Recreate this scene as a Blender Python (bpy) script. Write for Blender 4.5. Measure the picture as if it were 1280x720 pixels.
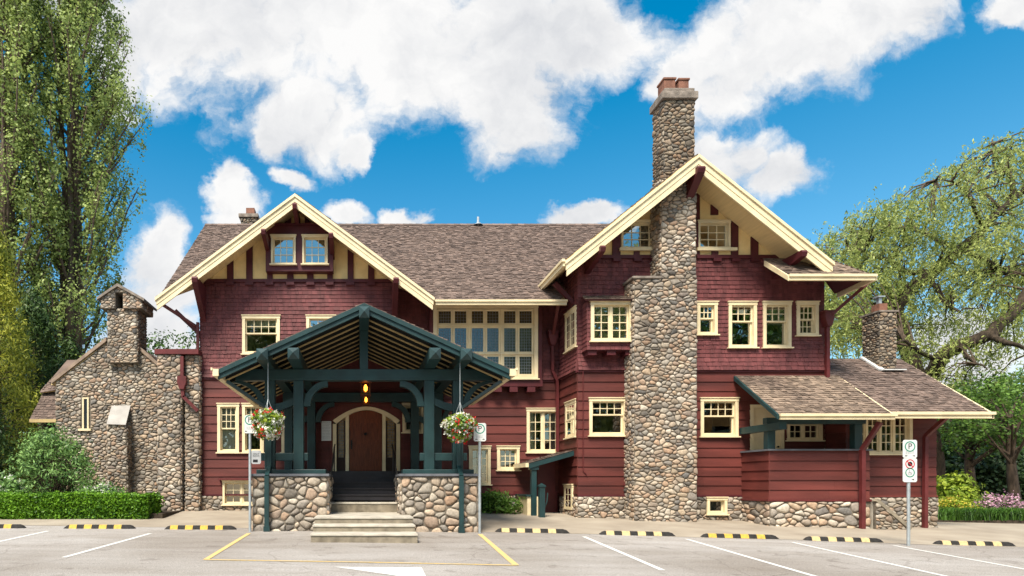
import bpy, math, random
import numpy as np
from mathutils import Vector, Matrix
for o in list(bpy.data.objects): bpy.data.objects.remove(o)
SC = bpy.context.scene; COL = SC.collection
EYE = 1.85; F = 760.0; CX, CY = 450.0, 604.0
# ------------------------------------------------------------------ camera
cam = bpy.data.cameras.new('camera'); co = bpy.data.objects.new('camera', cam); COL.objects.link(co)
co.location = (0, 0, EYE); co.rotation_euler = (math.radians(90), 0, 0)
cam.sensor_width = 36; cam.lens = 36*F/1280; cam.sensor_fit = 'HORIZONTAL'
cam.shift_x = (640-CX)/1280; cam.shift_y = (CY-360)/1280
cam.clip_start = .1; cam.clip_end = 2000
SC.camera = co
# ------------------------------------------------------------------ world
SUN_EL, SUN_AZ = math.radians(55), math.radians(207)     # azimuth measured from +Y clockwise: behind and left of the camera
world = bpy.data.worlds.new('World'); SC.world = world; world.use_nodes = True
def build_world():
    nt = world.node_tree; N = nt.nodes; L = nt.links; N.clear()
    def n(t, **k):
        x = N.new(t)
        for a, b in k.items(): setattr(x, a, b)
        return x
    def math_(op, a, b=None, c=None, clamp=False):
        m = n('ShaderNodeMath', operation=op); m.use_clamp = clamp
        for i, v in enumerate((a, b, c)):
            if v is None: continue
            if isinstance(v, (int, float)): m.inputs[i].default_value = v
            else: L.new(v, m.inputs[i])
        return m.outputs[0]
    out = n('ShaderNodeOutputWorld'); bg = n('ShaderNodeBackground')
    sky = n('ShaderNodeTexSky', sky_type='NISHITA'); sky.sun_disc = False
    sky.sun_elevation = SUN_EL; sky.sun_rotation = SUN_AZ
    sky.air_density = 1.0; sky.dust_density = .3; sky.ozone_density = 3.0
    hs = n('ShaderNodeHueSaturation'); hs.inputs['Saturation'].default_value = 1.45; hs.inputs['Value'].default_value = .98
    hs.inputs['Hue'].default_value = .479
    L.new(sky.outputs[0], hs.inputs['Color'])
    tc = n('ShaderNodeTexCoord'); sep = n('ShaderNodeSeparateXYZ'); L.new(tc.outputs['Generated'], sep.inputs[0])
    sg = n('ShaderNodeMapRange'); L.new(sep.outputs[2], sg.inputs['Value']); sg.inputs['From Min'].default_value = .2; sg.inputs['From Max'].default_value = .62; sg.inputs['To Min'].default_value = 1.2; sg.inputs['To Max'].default_value = 1.52; L.new(sg.outputs[0], hs.inputs['Saturation'])
    ay = math_('MAXIMUM', math_('ABSOLUTE', sep.outputs[1]), .02)
    u = math_('DIVIDE', sep.outputs[0], ay); v = math_('DIVIDE', sep.outputs[2], ay)
    cmb = n('ShaderNodeCombineXYZ'); L.new(u, cmb.inputs[0]); L.new(v, cmb.inputs[1])
    # cloud banks on the sky: centre and radii in tangent coordinates of the direction
    blobs = [(470,40,300,120),(300,25,200,85),(620,110,90,85),(390,150,90,62),(560,60,170,110),(745,35,95,62),(90,-30,140,60),
             (330,170,30,35),(455,190,25,28),
             (975,40,165,80),(1090,15,120,72),(900,85,70,70),(860,100,50,55),(930,195,60,48),(985,225,48,42),(895,170,45,32),
             (282,262,44,40),(275,225,26,30),(358,222,32,18),(435,262,36,20),(515,268,30,18),(145,100,34,60),(155,45,50,60),
             (190,330,42,62),(215,380,60,42),(715,276,56,19),(1285,18,60,36),(1215,430,90,45),(1160,470,120,30),(200,430,90,40)]
    noiseA = n('ShaderNodeTexNoise'); noiseA.inputs['Scale'].default_value = 4.2; noiseA.inputs['Detail'].default_value = 9; noiseA.inputs['Roughness'].default_value = .56
    L.new(cmb.outputs[0], noiseA.inputs['Vector'])
    warp = n('ShaderNodeTexNoise'); warp.inputs['Scale'].default_value = 3.2; warp.inputs['Detail'].default_value = 7; warp.inputs['Roughness'].default_value = .62
    L.new(cmb.outputs[0], warp.inputs['Vector'])
    wv = n('ShaderNodeVectorMath', operation='MULTIPLY_ADD'); L.new(warp.outputs['Color'], wv.inputs[0]); wv.inputs[1].default_value = (.26, .20, 0); wv.inputs[2].default_value = (-.13, -.10, 0)
    wc = n('ShaderNodeVectorMath', operation='ADD'); L.new(cmb.outputs[0], wc.inputs[0]); L.new(wv.outputs[0], wc.inputs[1])
    fine = n('ShaderNodeTexNoise'); fine.inputs['Scale'].default_value = 13; fine.inputs['Detail'].default_value = 8; fine.inputs['Roughness'].default_value = .6
    L.new(wc.outputs[0], fine.inputs['Vector'])
    acc = None
    for px, py, rx, ry in blobs:
        s = n('ShaderNodeVectorMath', operation='SUBTRACT'); L.new(wc.outputs[0], s.inputs[0]); s.inputs[1].default_value = ((px-CX)/F, (CY-py)/F, 0)
        m = n('ShaderNodeVectorMath', operation='MULTIPLY'); L.new(s.outputs[0], m.inputs[0]); m.inputs[1].default_value = (F/rx, F/ry, 0)
        l = n('ShaderNodeVectorMath', operation='LENGTH'); L.new(m.outputs[0], l.inputs[0])
        d = math_('SUBTRACT', 1.0, l.outputs['Value'])
        d = math_('MINIMUM', d, .55)
        acc = d if acc is None else math_('SMOOTH_MAX', acc, d, .22)
    # loose cloud outside the photographed part of the sky
    far = n('ShaderNodeTexNoise'); far.inputs['Scale'].default_value = 2.2; far.inputs['Detail'].default_value = 7
    L.new(tc.outputs['Generated'], far.inputs['Vector'])
    side = math_('MULTIPLY', math_('SUBTRACT', math_('ABSOLUTE', math_('SUBTRACT', u, .25)), .98), 3.0, clamp=True)
    wild = math_('MULTIPLY', math_('SUBTRACT', far.outputs['Fac'], .5), 4.0)
    wild = math_('SUBTRACT', wild, math_('MULTIPLY', math_('SUBTRACT', 1.0, side), 3.0))
    acc = math_('MAXIMUM', acc, wild)
    den = math_('ADD', acc, math_('MULTIPLY', math_('SUBTRACT', noiseA.outputs['Fac'], .5), 1.55))
    den = math_('ADD', den, .05)
    den = math_('ADD', den, math_('MULTIPLY', math_('SUBTRACT', fine.outputs['Fac'], .5), 1.05))
    bk_ = math_('MULTIPLY', math_('LESS_THAN', sep.outputs[1], 0.0), .38)
    den = math_('ADD', den, bk_)
    mr = n('ShaderNodeMapRange', interpolation_type='SMOOTHSTEP'); L.new(den, mr.inputs['Value'])
    mr.inputs['From Min'].default_value = -.10; mr.inputs['From Max'].default_value = .46
    # thickness shading of the cloud body
    noiseB = n('ShaderNodeTexNoise'); noiseB.inputs['Scale'].default_value = 3.1; noiseB.inputs['Detail'].default_value = 7; noiseB.inputs['Roughness'].default_value = .5
    off = n('ShaderNodeVectorMath', operation='ADD'); L.new(cmb.outputs[0], off.inputs[0]); off.inputs[1].default_value = (.13, -.09, 3.0)
    L.new(off.outputs[0], noiseB.inputs['Vector'])
    thick = n('ShaderNodeMapRange'); L.new(math_('ADD', math_('ADD', math_('MULTIPLY', noiseB.outputs['Fac'], .6), math_('MULTIPLY', fine.outputs['Fac'], .4)), math_('MULTIPLY', den, -.10)), thick.inputs['Value'])
    thick.inputs['From Min'].default_value = .28; thick.inputs['From Max'].default_value = .52
    ccol = n('ShaderNodeMix', data_type='RGBA'); L.new(thick.outputs[0], ccol.inputs['Factor'])
    ccol.inputs['A'].default_value = (3.0, 3.12, 3.36, 1); ccol.inputs['B'].default_value = (4.9, 4.88, 4.85, 1)
    mix = n('ShaderNodeMix', data_type='RGBA'); L.new(mr.outputs[0], mix.inputs['Factor'])
    # cloud on the sun's side of the sky is brighter than cloud seen away from it
    back = n('ShaderNodeMapRange'); L.new(sep.outputs[1], back.inputs['Value']); back.inputs['From Min'].default_value = .35; back.inputs['From Max'].default_value = -.35
    back.inputs['To Min'].default_value = 1.0; back.inputs['To Max'].default_value = 2.0
    cb = n('ShaderNodeVectorMath', operation='SCALE'); L.new(ccol.outputs['Result'], cb.inputs[0]); L.new(back.outputs[0], cb.inputs['Scale'])
    L.new(hs.outputs[0], mix.inputs['A']); L.new(cb.outputs[0], mix.inputs['B'])
    L.new(mix.outputs['Result'], bg.inputs['Color']); bg.inputs['Strength'].default_value = .10
    L.new(bg.outputs[0], out.inputs['Surface'])
build_world()
sun = bpy.data.lights.new('sun', 'SUN'); sun.energy = 4.2; sun.angle = math.radians(20); sun.color = (1, .92, .79)
so = bpy.data.objects.new('sun', sun); COL.objects.link(so)
sd = Vector((math.sin(SUN_AZ)*math.cos(SUN_EL), math.cos(SUN_AZ)*math.cos(SUN_EL), math.sin(SUN_EL)))
so.rotation_euler = sd.to_track_quat('Z', 'Y').to_euler(); so.location = sd*60
SC.view_settings.view_transform = 'Standard'; SC.view_settings.look = 'None'; SC.view_settings.gamma = 1; SC.view_settings.exposure = 1.0
SC.render.engine = 'CYCLES'
SC.cycles.use_denoising = True
SC.cycles.max_bounces = 8; SC.cycles.transparent_max_bounces = 12
SC.cycles.sample_clamp_indirect = 6
# ------------------------------------------------------------------ helpers
def X(px, D): return (px-CX)*D/F
def Z(py, D): return EYE + (CY-py)*D/F
def P(px, py, D): return Vector((X(px, D), D, Z(py, D)))
def R(z): return EYE + z          # height given relative to the eye
class MB:
    def __init__(s): s.v = []; s.f = []; s.m = []; s.sm = []
    def add(s, vs, fs, mi=0, smooth=False):
        b = len(s.v); s.v.extend([tuple(q) for q in vs])
        for f in fs: s.f.append([b+i for i in f]); s.m.append(mi); s.sm.append(smooth)
    def box(s, x0, x1, y0, y1, z0, z1, mi=0):
        if x0 > x1: x0, x1 = x1, x0
        if y0 > y1: y0, y1 = y1, y0
        if z0 > z1: z0, z1 = z1, z0
        s.add([(x0,y0,z0),(x1,y0,z0),(x1,y1,z0),(x0,y1,z0),(x0,y0,z1),(x1,y0,z1),(x1,y1,z1),(x0,y1,z1)],
              [(0,3,2,1),(4,5,6,7),(0,1,5,4),(1,2,6,5),(2,3,7,6),(3,0,4,7)], mi)
    def mbox(s, M, u0, u1, z0, z1, d0, d1, mi=0):      # box in wall coordinates
        c = [M(u, z, d) for d in (d0, d1) for u, z in ((u0,z0),(u1,z0),(u1,z1),(u0,z1))]
        s.add(c, [(0,3,2,1),(4,5,6,7),(0,1,5,4),(1,2,6,5),(2,3,7,6),(3,0,4,7)], mi)
    def prism(s, poly, a, b, fn, mi=0):                # polygon swept between two values of the third coordinate
        n = len(poly); vs = [fn(p, q, a) for p, q in poly]+[fn(p, q, b) for p, q in poly]
        s.add(vs, [list(range(n))[::-1], [n+i for i in range(n)]]+[(i, (i+1) % n, n+(i+1) % n, n+i) for i in range(n)], mi)
    def prism_xz(s, poly, y0, y1, mi=0): s.prism(poly, y0, y1, lambda p, q, t: (p, t, q), mi)
    def prism_yz(s, poly, x0, x1, mi=0): s.prism(poly, x0, x1, lambda p, q, t: (t, p, q), mi)
    def bar(s, p, q, w, h, mi=0, up=(0,0,1)):
        p = Vector(p); q = Vector(q); d = (q-p).normalized(); u = Vector(up)
        if abs(d.dot(u)) > .98: u = Vector((0,1,0))
        a = d.cross(u).normalized()*w/2; b = a.cross(d).normalized()*h/2
        vs = [p-a-b, p+a-b, p+a+b, p-a+b, q-a-b, q+a-b, q+a+b, q-a+b]
        s.add(vs, [(0,3,2,1),(4,5,6,7),(0,1,5,4),(1,2,6,5),(2,3,7,6),(3,0,4,7)], mi)
    def tube(s, pts, rs, n=8, mi=0, smooth=True):
        pts = [Vector(p) for p in pts]
        if not isinstance(rs, (list, tuple)): rs = [rs]*len(pts)
        vs = []; prev = None
        for i, p in enumerate(pts):
            d = (pts[min(i+1, len(pts)-1)]-pts[max(i-1, 0)]).normalized()
            if prev is None:
                a = d.cross(Vector((0,0,1)) if abs(d.z) < .9 else Vector((1,0,0))).normalized()
            else: a = (prev-d*prev.dot(d)).normalized()
            prev = a; b = d.cross(a)
            for k in range(n):
                t = 2*math.pi*k/n; vs.append(p+(a*math.cos(t)+b*math.sin(t))*rs[i])
        fs = []
        for i in range(len(pts)-1):
            for k in range(n): fs.append((i*n+k, i*n+(k+1) % n, (i+1)*n+(k+1) % n, (i+1)*n+k))
        s.add(vs, fs, mi, smooth)
        s.add(vs[:n], [list(range(n))[::-1]], mi); s.add(vs[-n:], [list(range(n))], mi)
    def lathe(s, prof, c, n=16, mi=0, smooth=True):
        vs = []; c = Vector(c)
        for r, z in prof:
            for k in range(n): t = 2*math.pi*k/n; vs.append((c.x+r*math.cos(t), c.y+r*math.sin(t), c.z+z))
        fs = [(i*n+k, i*n+(k+1) % n, (i+1)*n+(k+1) % n, (i+1)*n+k) for i in range(len(prof)-1) for k in range(n)]
        s.add(vs, fs, mi, smooth)
    def build(s, name, mats, parent=None, bevel=0):
        me = bpy.data.meshes.new(name); me.from_pydata(s.v, [], s.f)
        if not isinstance(mats, (list, tuple)): mats = [mats]
        for m in mats: me.materials.append(m)
        me.polygons.foreach_set('material_index', s.m); me.polygons.foreach_set('use_smooth', s.sm); me.update()
        o = bpy.data.objects.new(name, me); COL.objects.link(o)
        if bevel:
            b = o.modifiers.new('bevel', 'BEVEL'); b.width = bevel; b.segments = 2; b.limit_method = 'ANGLE'
        if parent is not None: attach(o, parent)
        return o
def builds(m, name, mats, parent=None, bevel=0):      # every separate piece becomes an object of its own
    par = list(range(len(m.v)))
    def find(i):
        while par[i] != i: par[i] = par[par[i]]; i = par[i]
        return i
    for f in m.f:
        for i in f[1:]: par[find(i)] = find(f[0])
    groups = {}
    for k, f in enumerate(m.f): groups.setdefault(find(f[0]), []).append(k)
    out = []
    for ks in groups.values():
        q = MB(); idx = {}
        for k in ks:
            for i in m.f[k]:
                if i not in idx: idx[i] = len(q.v); q.v.append(m.v[i])
            q.f.append([idx[i] for i in m.f[k]]); q.m.append(m.m[k]); q.sm.append(m.sm[k])
        out.append(q.build(name, mats, parent, bevel))
    return out
def attach(o, parent):
    o.parent = parent
    if parent.type == 'EMPTY': o.matrix_parent_inverse = Matrix.Translation(-Vector(parent.location))
def tag(o, label=None, cat=None, group=None, kind=None):
    if label: o['label'] = label
    if cat: o['category'] = cat
    if group: o['group'] = group
    if kind: o['kind'] = kind
    return o
def empty(name, loc, label, cat, group=None):
    o = bpy.data.objects.new(name, None); COL.objects.link(o); o.location = loc; o.empty_display_size = .2
    return tag(o, label, cat, group)
def struct(o): o['kind'] = 'structure'; return o
def dup(root, loc, label):
    r = root.copy(); COL.objects.link(r); r.location = loc; r['label'] = label
    for ch in list(root.children):
        c = ch.copy(); COL.objects.link(c); c.parent = r
    return r
# ------------------------------------------------------------------ materials
def mk(name, col, rough=.7, var=.2, scale=3.0, island=0.0, bump=0.0, bscale=40.0, col2=None, streak=None, metallic=0, spec=.3, detail=5, coord='Object'):
    m = bpy.data.materials.new(name); m.use_nodes = True; nt = m.node_tree; N = nt.nodes; L = nt.links
    b = N['Principled BSDF']; b.inputs['Roughness'].default_value = rough; b.inputs['Metallic'].default_value = metallic
    b.inputs['Specular IOR Level'].default_value = spec
    tc = N.new('ShaderNodeTexCoord'); vec = tc.outputs[coord]
    if streak:
        mp = N.new('ShaderNodeMapping'); mp.inputs['Scale'].default_value = streak; L.new(vec, mp.inputs[0]); vec = mp.outputs[0]
    nz = N.new('ShaderNodeTexNoise'); nz.inputs['Scale'].default_value = scale; nz.inputs['Detail'].default_value = detail; L.new(vec, nz.inputs['Vector'])
    c2 = col2 or tuple(c*(1-var*1.6) for c in col); c1 = col if col2 else tuple(min(1, c*(1+var)) for c in col)
    rp = N.new('ShaderNodeValToRGB'); rp.color_ramp.elements[0].position = .3; rp.color_ramp.elements[1].position = .7
    rp.color_ramp.elements[0].color = (*c2, 1); rp.color_ramp.elements[1].color = (*c1, 1); L.new(nz.outputs['Fac'], rp.inputs[0])
    outc = rp.outputs[0]
    if island:
        g = N.new('ShaderNodeNewGeometry'); mr = N.new('ShaderNodeMapRange'); L.new(g.outputs['Random Per Island'], mr.inputs['Value'])
        mr.inputs['To Min'].default_value = 1-island; mr.inputs['To Max'].default_value = 1+island
        mx = N.new('ShaderNodeMix'); mx.data_type = 'RGBA'; mx.blend_type = 'MULTIPLY'; mx.inputs['Factor'].default_value = 1
        L.new(outc, mx.inputs['A']); L.new(mr.outputs[0], mx.inputs['B']); outc = mx.outputs['Result']
    L.new(outc, b.inputs['Base Color'])
    if bump:
        nb = N.new('ShaderNodeTexNoise'); nb.inputs['Scale'].default_value = bscale; nb.inputs['Detail'].default_value = 6; L.new(vec, nb.inputs['Vector'])
        bp = N.new('ShaderNodeBump'); bp.inputs['Strength'].default_value = bump; bp.inputs['Distance'].default_value = .02
        L.new(nb.outputs['Fac'], bp.inputs['Height']); L.new(bp.outputs[0], b.inputs['Normal'])
    return m
def island_ramp(name, stops, rough=.85, nscale=18, bump=.9, bscale=45):
    m = bpy.data.materials.new(name); m.use_nodes = True; nt = m.node_tree; N = nt.nodes; L = nt.links
    b = N['Principled BSDF']; b.inputs['Roughness'].default_value = rough; b.inputs['Specular IOR Level'].default_value = .25
    g = N.new('ShaderNodeNewGeometry'); rp = N.new('ShaderNodeValToRGB'); L.new(g.outputs['Random Per Island'], rp.inputs[0])
    cr = rp.color_ramp
    while len(cr.elements) < len(stops): cr.elements.new(.5)
    for i, c in enumerate(stops): cr.elements[i].position = i/(len(stops)-1); cr.elements[i].color = (*c, 1)
    tc = N.new('ShaderNodeTexCoord')
    nz = N.new('ShaderNodeTexNoise'); nz.inputs['Scale'].default_value = nscale; nz.inputs['Detail'].default_value = 6; L.new(tc.outputs['Object'], nz.inputs['Vector'])
    mr = N.new('ShaderNodeMapRange'); L.new(nz.outputs['Fac'], mr.inputs['Value']); mr.inputs['From Min'].default_value = .3; mr.inputs['From Max'].default_value = .7
    mr.inputs['To Min'].default_value = .72; mr.inputs['To Max'].default_value = 1.18
    mx = N.new('ShaderNodeMix'); mx.data_type = 'RGBA'; mx.blend_type = 'MULTIPLY'; mx.inputs['Factor'].default_value = 1
    L.new(rp.outputs[0], mx.inputs['A']); L.new(mr.outputs[0], mx.inputs['B'])
    nw = N.new('ShaderNodeTexNoise'); nw.inputs['Scale'].default_value = .8; nw.inputs['Detail'].default_value = 6; nw.inputs['Roughness'].default_value = .65; L.new(tc.outputs['Object'], nw.inputs['Vector'])
    mw = N.new('ShaderNodeMapRange'); L.new(nw.outputs['Fac'], mw.inputs['Value']); mw.inputs['From Min'].default_value = .32; mw.inputs['From Max'].default_value = .62; mw.inputs['To Min'].default_value = .68; mw.inputs['To Max'].default_value = 1.1
    m2 = N.new('ShaderNodeMix'); m2.data_type = 'RGBA'; m2.blend_type = 'MULTIPLY'; m2.inputs['Factor'].default_value = 1; L.new(mx.outputs['Result'], m2.inputs['A']); L.new(mw.outputs[0], m2.inputs['B']); L.new(m2.outputs['Result'], b.inputs['Base Color'])
    nb = N.new('ShaderNodeTexNoise'); nb.inputs['Scale'].default_value = bscale; nb.inputs['Detail'].default_value = 5; L.new(tc.outputs['Object'], nb.inputs['Vector'])
    bp = N.new('ShaderNodeBump'); bp.inputs['Strength'].default_value = bump; bp.inputs['Distance'].default_value = .01
    L.new(nb.outputs['Fac'], bp.inputs['Height']); L.new(bp.outputs[0], b.inputs['Normal'])
    return m
def leafmat(name, c1, c2, trans=.35, nscale=.7, island=.35):
    m = bpy.data.materials.new(name); m.use_nodes = True; nt = m.node_tree; N = nt.nodes; L = nt.links
    N.clear(); out = N.new('ShaderNodeOutputMaterial')
    tc = N.new('ShaderNodeTexCoord'); nz = N.new('ShaderNodeTexNoise'); nz.inputs['Scale'].default_value = nscale; nz.inputs['Detail'].default_value = 4
    L.new(tc.outputs['Object'], nz.inputs['Vector'])
    g = N.new('ShaderNodeNewGeometry')
    ad = N.new('ShaderNodeMath'); ad.operation = 'MULTIPLY_ADD'; L.new(g.outputs['Random Per Island'], ad.inputs[0]); ad.inputs[1].default_value = island*2; 
    sb = N.new('ShaderNodeMath'); sb.operation = 'SUBTRACT'; L.new(nz.outputs['Fac'], sb.inputs[0]); sb.inputs[1].default_value = island
    L.new(sb.outputs[0], ad.inputs[2])
    rp = N.new('ShaderNodeValToRGB'); rp.color_ramp.elements[0].position = .2; rp.color_ramp.elements[1].position = .8
    rp.color_ramp.elements[0].color = (*c1, 1); rp.color_ramp.elements[1].color = (*c2, 1); L.new(ad.outputs[0], rp.inputs[0])
    d = N.new('ShaderNodeBsdfPrincipled'); d.inputs['Roughness'].default_value = .5; d.inputs['Specular IOR Level'].default_value = .3; L.new(rp.outputs[0], d.inputs['Base Color'])
    t = N.new('ShaderNodeBsdfTranslucent'); L.new(rp.outputs[0], t.inputs['Color'])
    mx = N.new('ShaderNodeMixShader'); mx.inputs[0].default_value = trans; L.new(d.outputs[0], mx.inputs[1]); L.new(t.outputs[0], mx.inputs[2]); L.new(mx.outputs[0], out.inputs[0])
    return m
def glassmat(name, tint, refl, rough=.02):
    m = bpy.data.materials.new(name); m.use_nodes = True; nt = m.node_tree; N = nt.nodes; L = nt.links; N.clear()
    out = N.new('ShaderNodeOutputMaterial'); tr = N.new('ShaderNodeBsdfTransparent'); tr.inputs[0].default_value = (*tint, 1)
    gl = N.new('ShaderNodeBsdfGlossy'); gl.inputs['Roughness'].default_value = rough; gl.inputs[0].default_value = (.95, .95, .9, 1)
    tc = N.new('ShaderNodeTexCoord'); nz = N.new('ShaderNodeTexNoise'); nz.inputs['Scale'].default_value = 1.6; L.new(tc.outputs['Object'], nz.inputs['Vector'])
    bp = N.new('ShaderNodeBump'); bp.inputs['Strength'].default_value = .06; bp.inputs['Distance'].default_value = .05; L.new(nz.outputs['Fac'], bp.inputs['Height']); L.new(bp.outputs[0], gl.inputs['Normal'])
    fr = N.new('ShaderNodeFresnel'); fr.inputs[0].default_value = 1.5
    ad = N.new('ShaderNodeMath'); ad.operation = 'ADD'; ad.use_clamp = True; L.new(fr.outputs[0], ad.inputs[0]); ad.inputs[1].default_value = refl
    mx = N.new('ShaderNodeMixShader'); L.new(ad.outputs[0], mx.inputs[0]); L.new(tr.outputs[0], mx.inputs[1]); L.new(gl.outputs[0], mx.inputs[2]); L.new(mx.outputs[0], out.inputs[0])
    return m
def emis(name, col, st):
    m = bpy.data.materials.new(name); m.use_nodes = True; b = m.node_tree.nodes['Principled BSDF']
    b.inputs['Base Color'].default_value = (*col, 1); b.inputs['Emission Color'].default_value = (*col, 1); b.inputs['Emission Strength'].default_value = st
    return m
M_CLAP = mk('red_clapboard', (.104,.0235,.0185), .6, .26, 1.3, island=.14, bump=.25, bscale=30, streak=(.35,1,2.5))
M_SHNG = mk('red_shingle', (.128,.036,.036), .65, .2, 2.2, island=.18, bump=.25, bscale=50, streak=(3,3,.6))
M_CREAM = mk('cream_paint', (.70,.585,.37), .5, .09, 2.5, bump=.05)
M_STUC = mk('yellow_stucco', (.80,.59,.27), .9, .06, 4, bump=.5, bscale=120)
M_SOFF = mk('cream_soffit', (.70,.53,.27), .6, .06, 3, streak=(8,.5,.5))
M_MAR = mk('maroon_trim', (.075,.014,.017), .5, .15, 3, bump=.08)
M_MARP = mk('maroon_metal', (.105,.020,.020), .45, .15, 3)
M_GREEN = mk('dark_green_paint', (.011,.036,.038), .42, .18, 3, bump=.06, spec=.4)
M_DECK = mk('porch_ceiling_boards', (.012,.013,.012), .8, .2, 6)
M_RAFT = mk('lit_edge_and_trim_tan', (.46,.34,.16), .6, .1, 4)
M_SHAKE = mk('cedar_shake', (.158,.113,.092), .85, .25, 2.2, island=.38, bump=.6, bscale=35, col2=(.105,.075,.062))
M_SHAKE2 = mk('weathered_cedar_shake', (.215,.160,.118), .85, .25, .7, island=.42, bump=.6, bscale=35, col2=(.098,.070,.056))
STONES = [(.12,.105,.09),(.30,.255,.205),(.41,.305,.21),(.20,.18,.16),(.46,.38,.29),(.34,.225,.15),(.26,.235,.20),(.52,.455,.37),(.33,.28,.225),(.42,.285,.19),(.15,.14,.13),(.38,.33,.265),(.44,.345,.245),(.085,.08,.075)]
M_STONE = island_ramp('river_stone', STONES)
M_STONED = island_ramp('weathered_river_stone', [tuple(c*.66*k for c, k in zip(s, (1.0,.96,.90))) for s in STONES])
M_STONEL = island_ramp('light_river_stone', [tuple(min(.6, c*1.08) for c in s) for s in STONES[:12]])
M_MORT = mk('mortar', (.16,.135,.105), .95, .25, 8, bump=.6, bscale=60)
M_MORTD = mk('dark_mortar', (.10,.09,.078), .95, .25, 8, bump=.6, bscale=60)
M_CONC = mk('concrete', (.41,.375,.315), .9, .18, 3, bump=.4, bscale=50)
M_STEPR = mk('shaded_riser_coping_concrete', (.23,.195,.145), .9, .25, 5, bump=.5, bscale=45)
M_SLATE = mk('grey_coping', (.11,.115,.13), .7, .2, 4)
M_DSTEP = mk('dark_stair_paint', (.023,.021,.025), .5, .2, 5)
M_WOOD = mk('stained_oak', (.15,.034,.011), .4, .3, 5, streak=(6,6,.6))
M_DARKW = mk('dark_wood', (.03,.012,.008), .5, .2, 5)
M_TERRA = mk('terracotta', (.22,.10,.065), .8, .25, 6, bump=.3)
M_CAPST = mk('chimney_cap_concrete', (.21,.175,.145), .9, .3, 6, bump=.5)
M_METAL = mk('galvanised_steel', (.42,.46,.48), .45, .1, 8, metallic=.6)
M_BLACKM = mk('black_iron', (.02,.02,.02), .5, .1, 8, metallic=.3)
M_LEAD = mk('lead_came', (.16,.17,.17), .5, .1, 8)
M_WHITE = mk('white_sign_face', (.58,.59,.58), .4, .08, 4)
M_SGREEN = mk('sign_green', (.01,.20,.13), .4, .03, 4)
M_SRED = mk('sign_red', (.45,.02,.03), .4, .03, 4)
M_SBLK = mk('sign_black', (.015,.015,.018), .4, .03, 4)
M_SGREY = mk('sign_grey', (.35,.36,.37), .4, .08, 4)
M_RUB = mk('black_rubber', (.022,.020,.019), .8, .3, 12, bump=.3)
M_YEL = mk('yellow_paint', (.62,.38,.05), .7, .18, 16, col2=(.36,.23,.06))
M_YELF = mk('faded_yellow_paint', (.62,.46,.22), .7, .2, 16, col2=(.38,.28,.15))
M_LINEW = mk('worn_white_line', (.70,.69,.66), .8, .12, 22, col2=(.46,.45,.43))
M_LINEY = mk('worn_yellow_line', (.64,.43,.13), .8, .12, 22, col2=(.42,.33,.19))
M_CURT = mk('curtain', (.62,.57,.47), .9, .1, 3, streak=(14,14,.4))
M_BLIND = mk('blind', (.66,.60,.44), .9, .05, 3)
M_ROOM = mk('room_plaster', (.22,.18,.13), .9, .1, 2)
M_GLASS = glassmat('window_glass', (.75,.80,.78), .13)
M_GLASSH = glassmat('upper_window_glass', (.6,.66,.6), .36)
M_GLASSL = glassmat('leaded_glass', (.16,.18,.17), .07, .12)
M_AMBER = mk('amber_leaded_glass', (.34,.21,.085), .18, .35, 9, spec=.5)
M_BARK = mk('bark', (.085,.060,.042), .95, .35, 6, bump=.9, bscale=14, streak=(3,3,.6))
M_BARKP = mk('poplar_bark', (.115,.082,.060), .95, .3, 5, bump=.9, bscale=14, streak=(3,3,.6))
M_SOIL = mk('soil', (.055,.040,.028), .95, .3, 6, bump=.8)
# ------------------------------------------------------------------ ground height
def lerp_tab(x, tab):
    if x <= tab[0][0]: return tab[0][1]
    for (a, b), (c, d) in zip(tab, tab[1:]):
        if x <= c: return b+(d-b)*(x-a)/(c-a)
    return tab[-1][1]
ROWZ = [(-40,-1.05),(-7,-1.15),(0,-1.20),(4.2,-1.25),(10,-1.375),(14.2,-1.495),(24,-1.70),(60,-2.0)]
def yrow(x): return 15.25-.076*max(-20, min(30, x))
def g(x, y):
    r = yrow(x); z = lerp_tab(x, ROWZ)
    if y <= r: z += .036*(y-r)
    else:
        z += .062*min(y-r, 5.0)
    return EYE+z
def sheet(name, xs, ys, mat, lift=0, inside=None):
    m = MB(); nx, ny = len(xs), len(ys)
    vs = [(x, y, g(x, y)+lift) for y in ys for x in xs]
    fs = [(j*nx+i, j*nx+i+1, (j+1)*nx+i+1, (j+1)*nx+i) for j in range(ny-1) for i in range(nx-1)]
    m.add(vs, fs, 0, True); return struct(m.build(name, mat))
def rng(a, b, n): return [a+(b-a)*i/n for i in range(n+1)]
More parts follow.
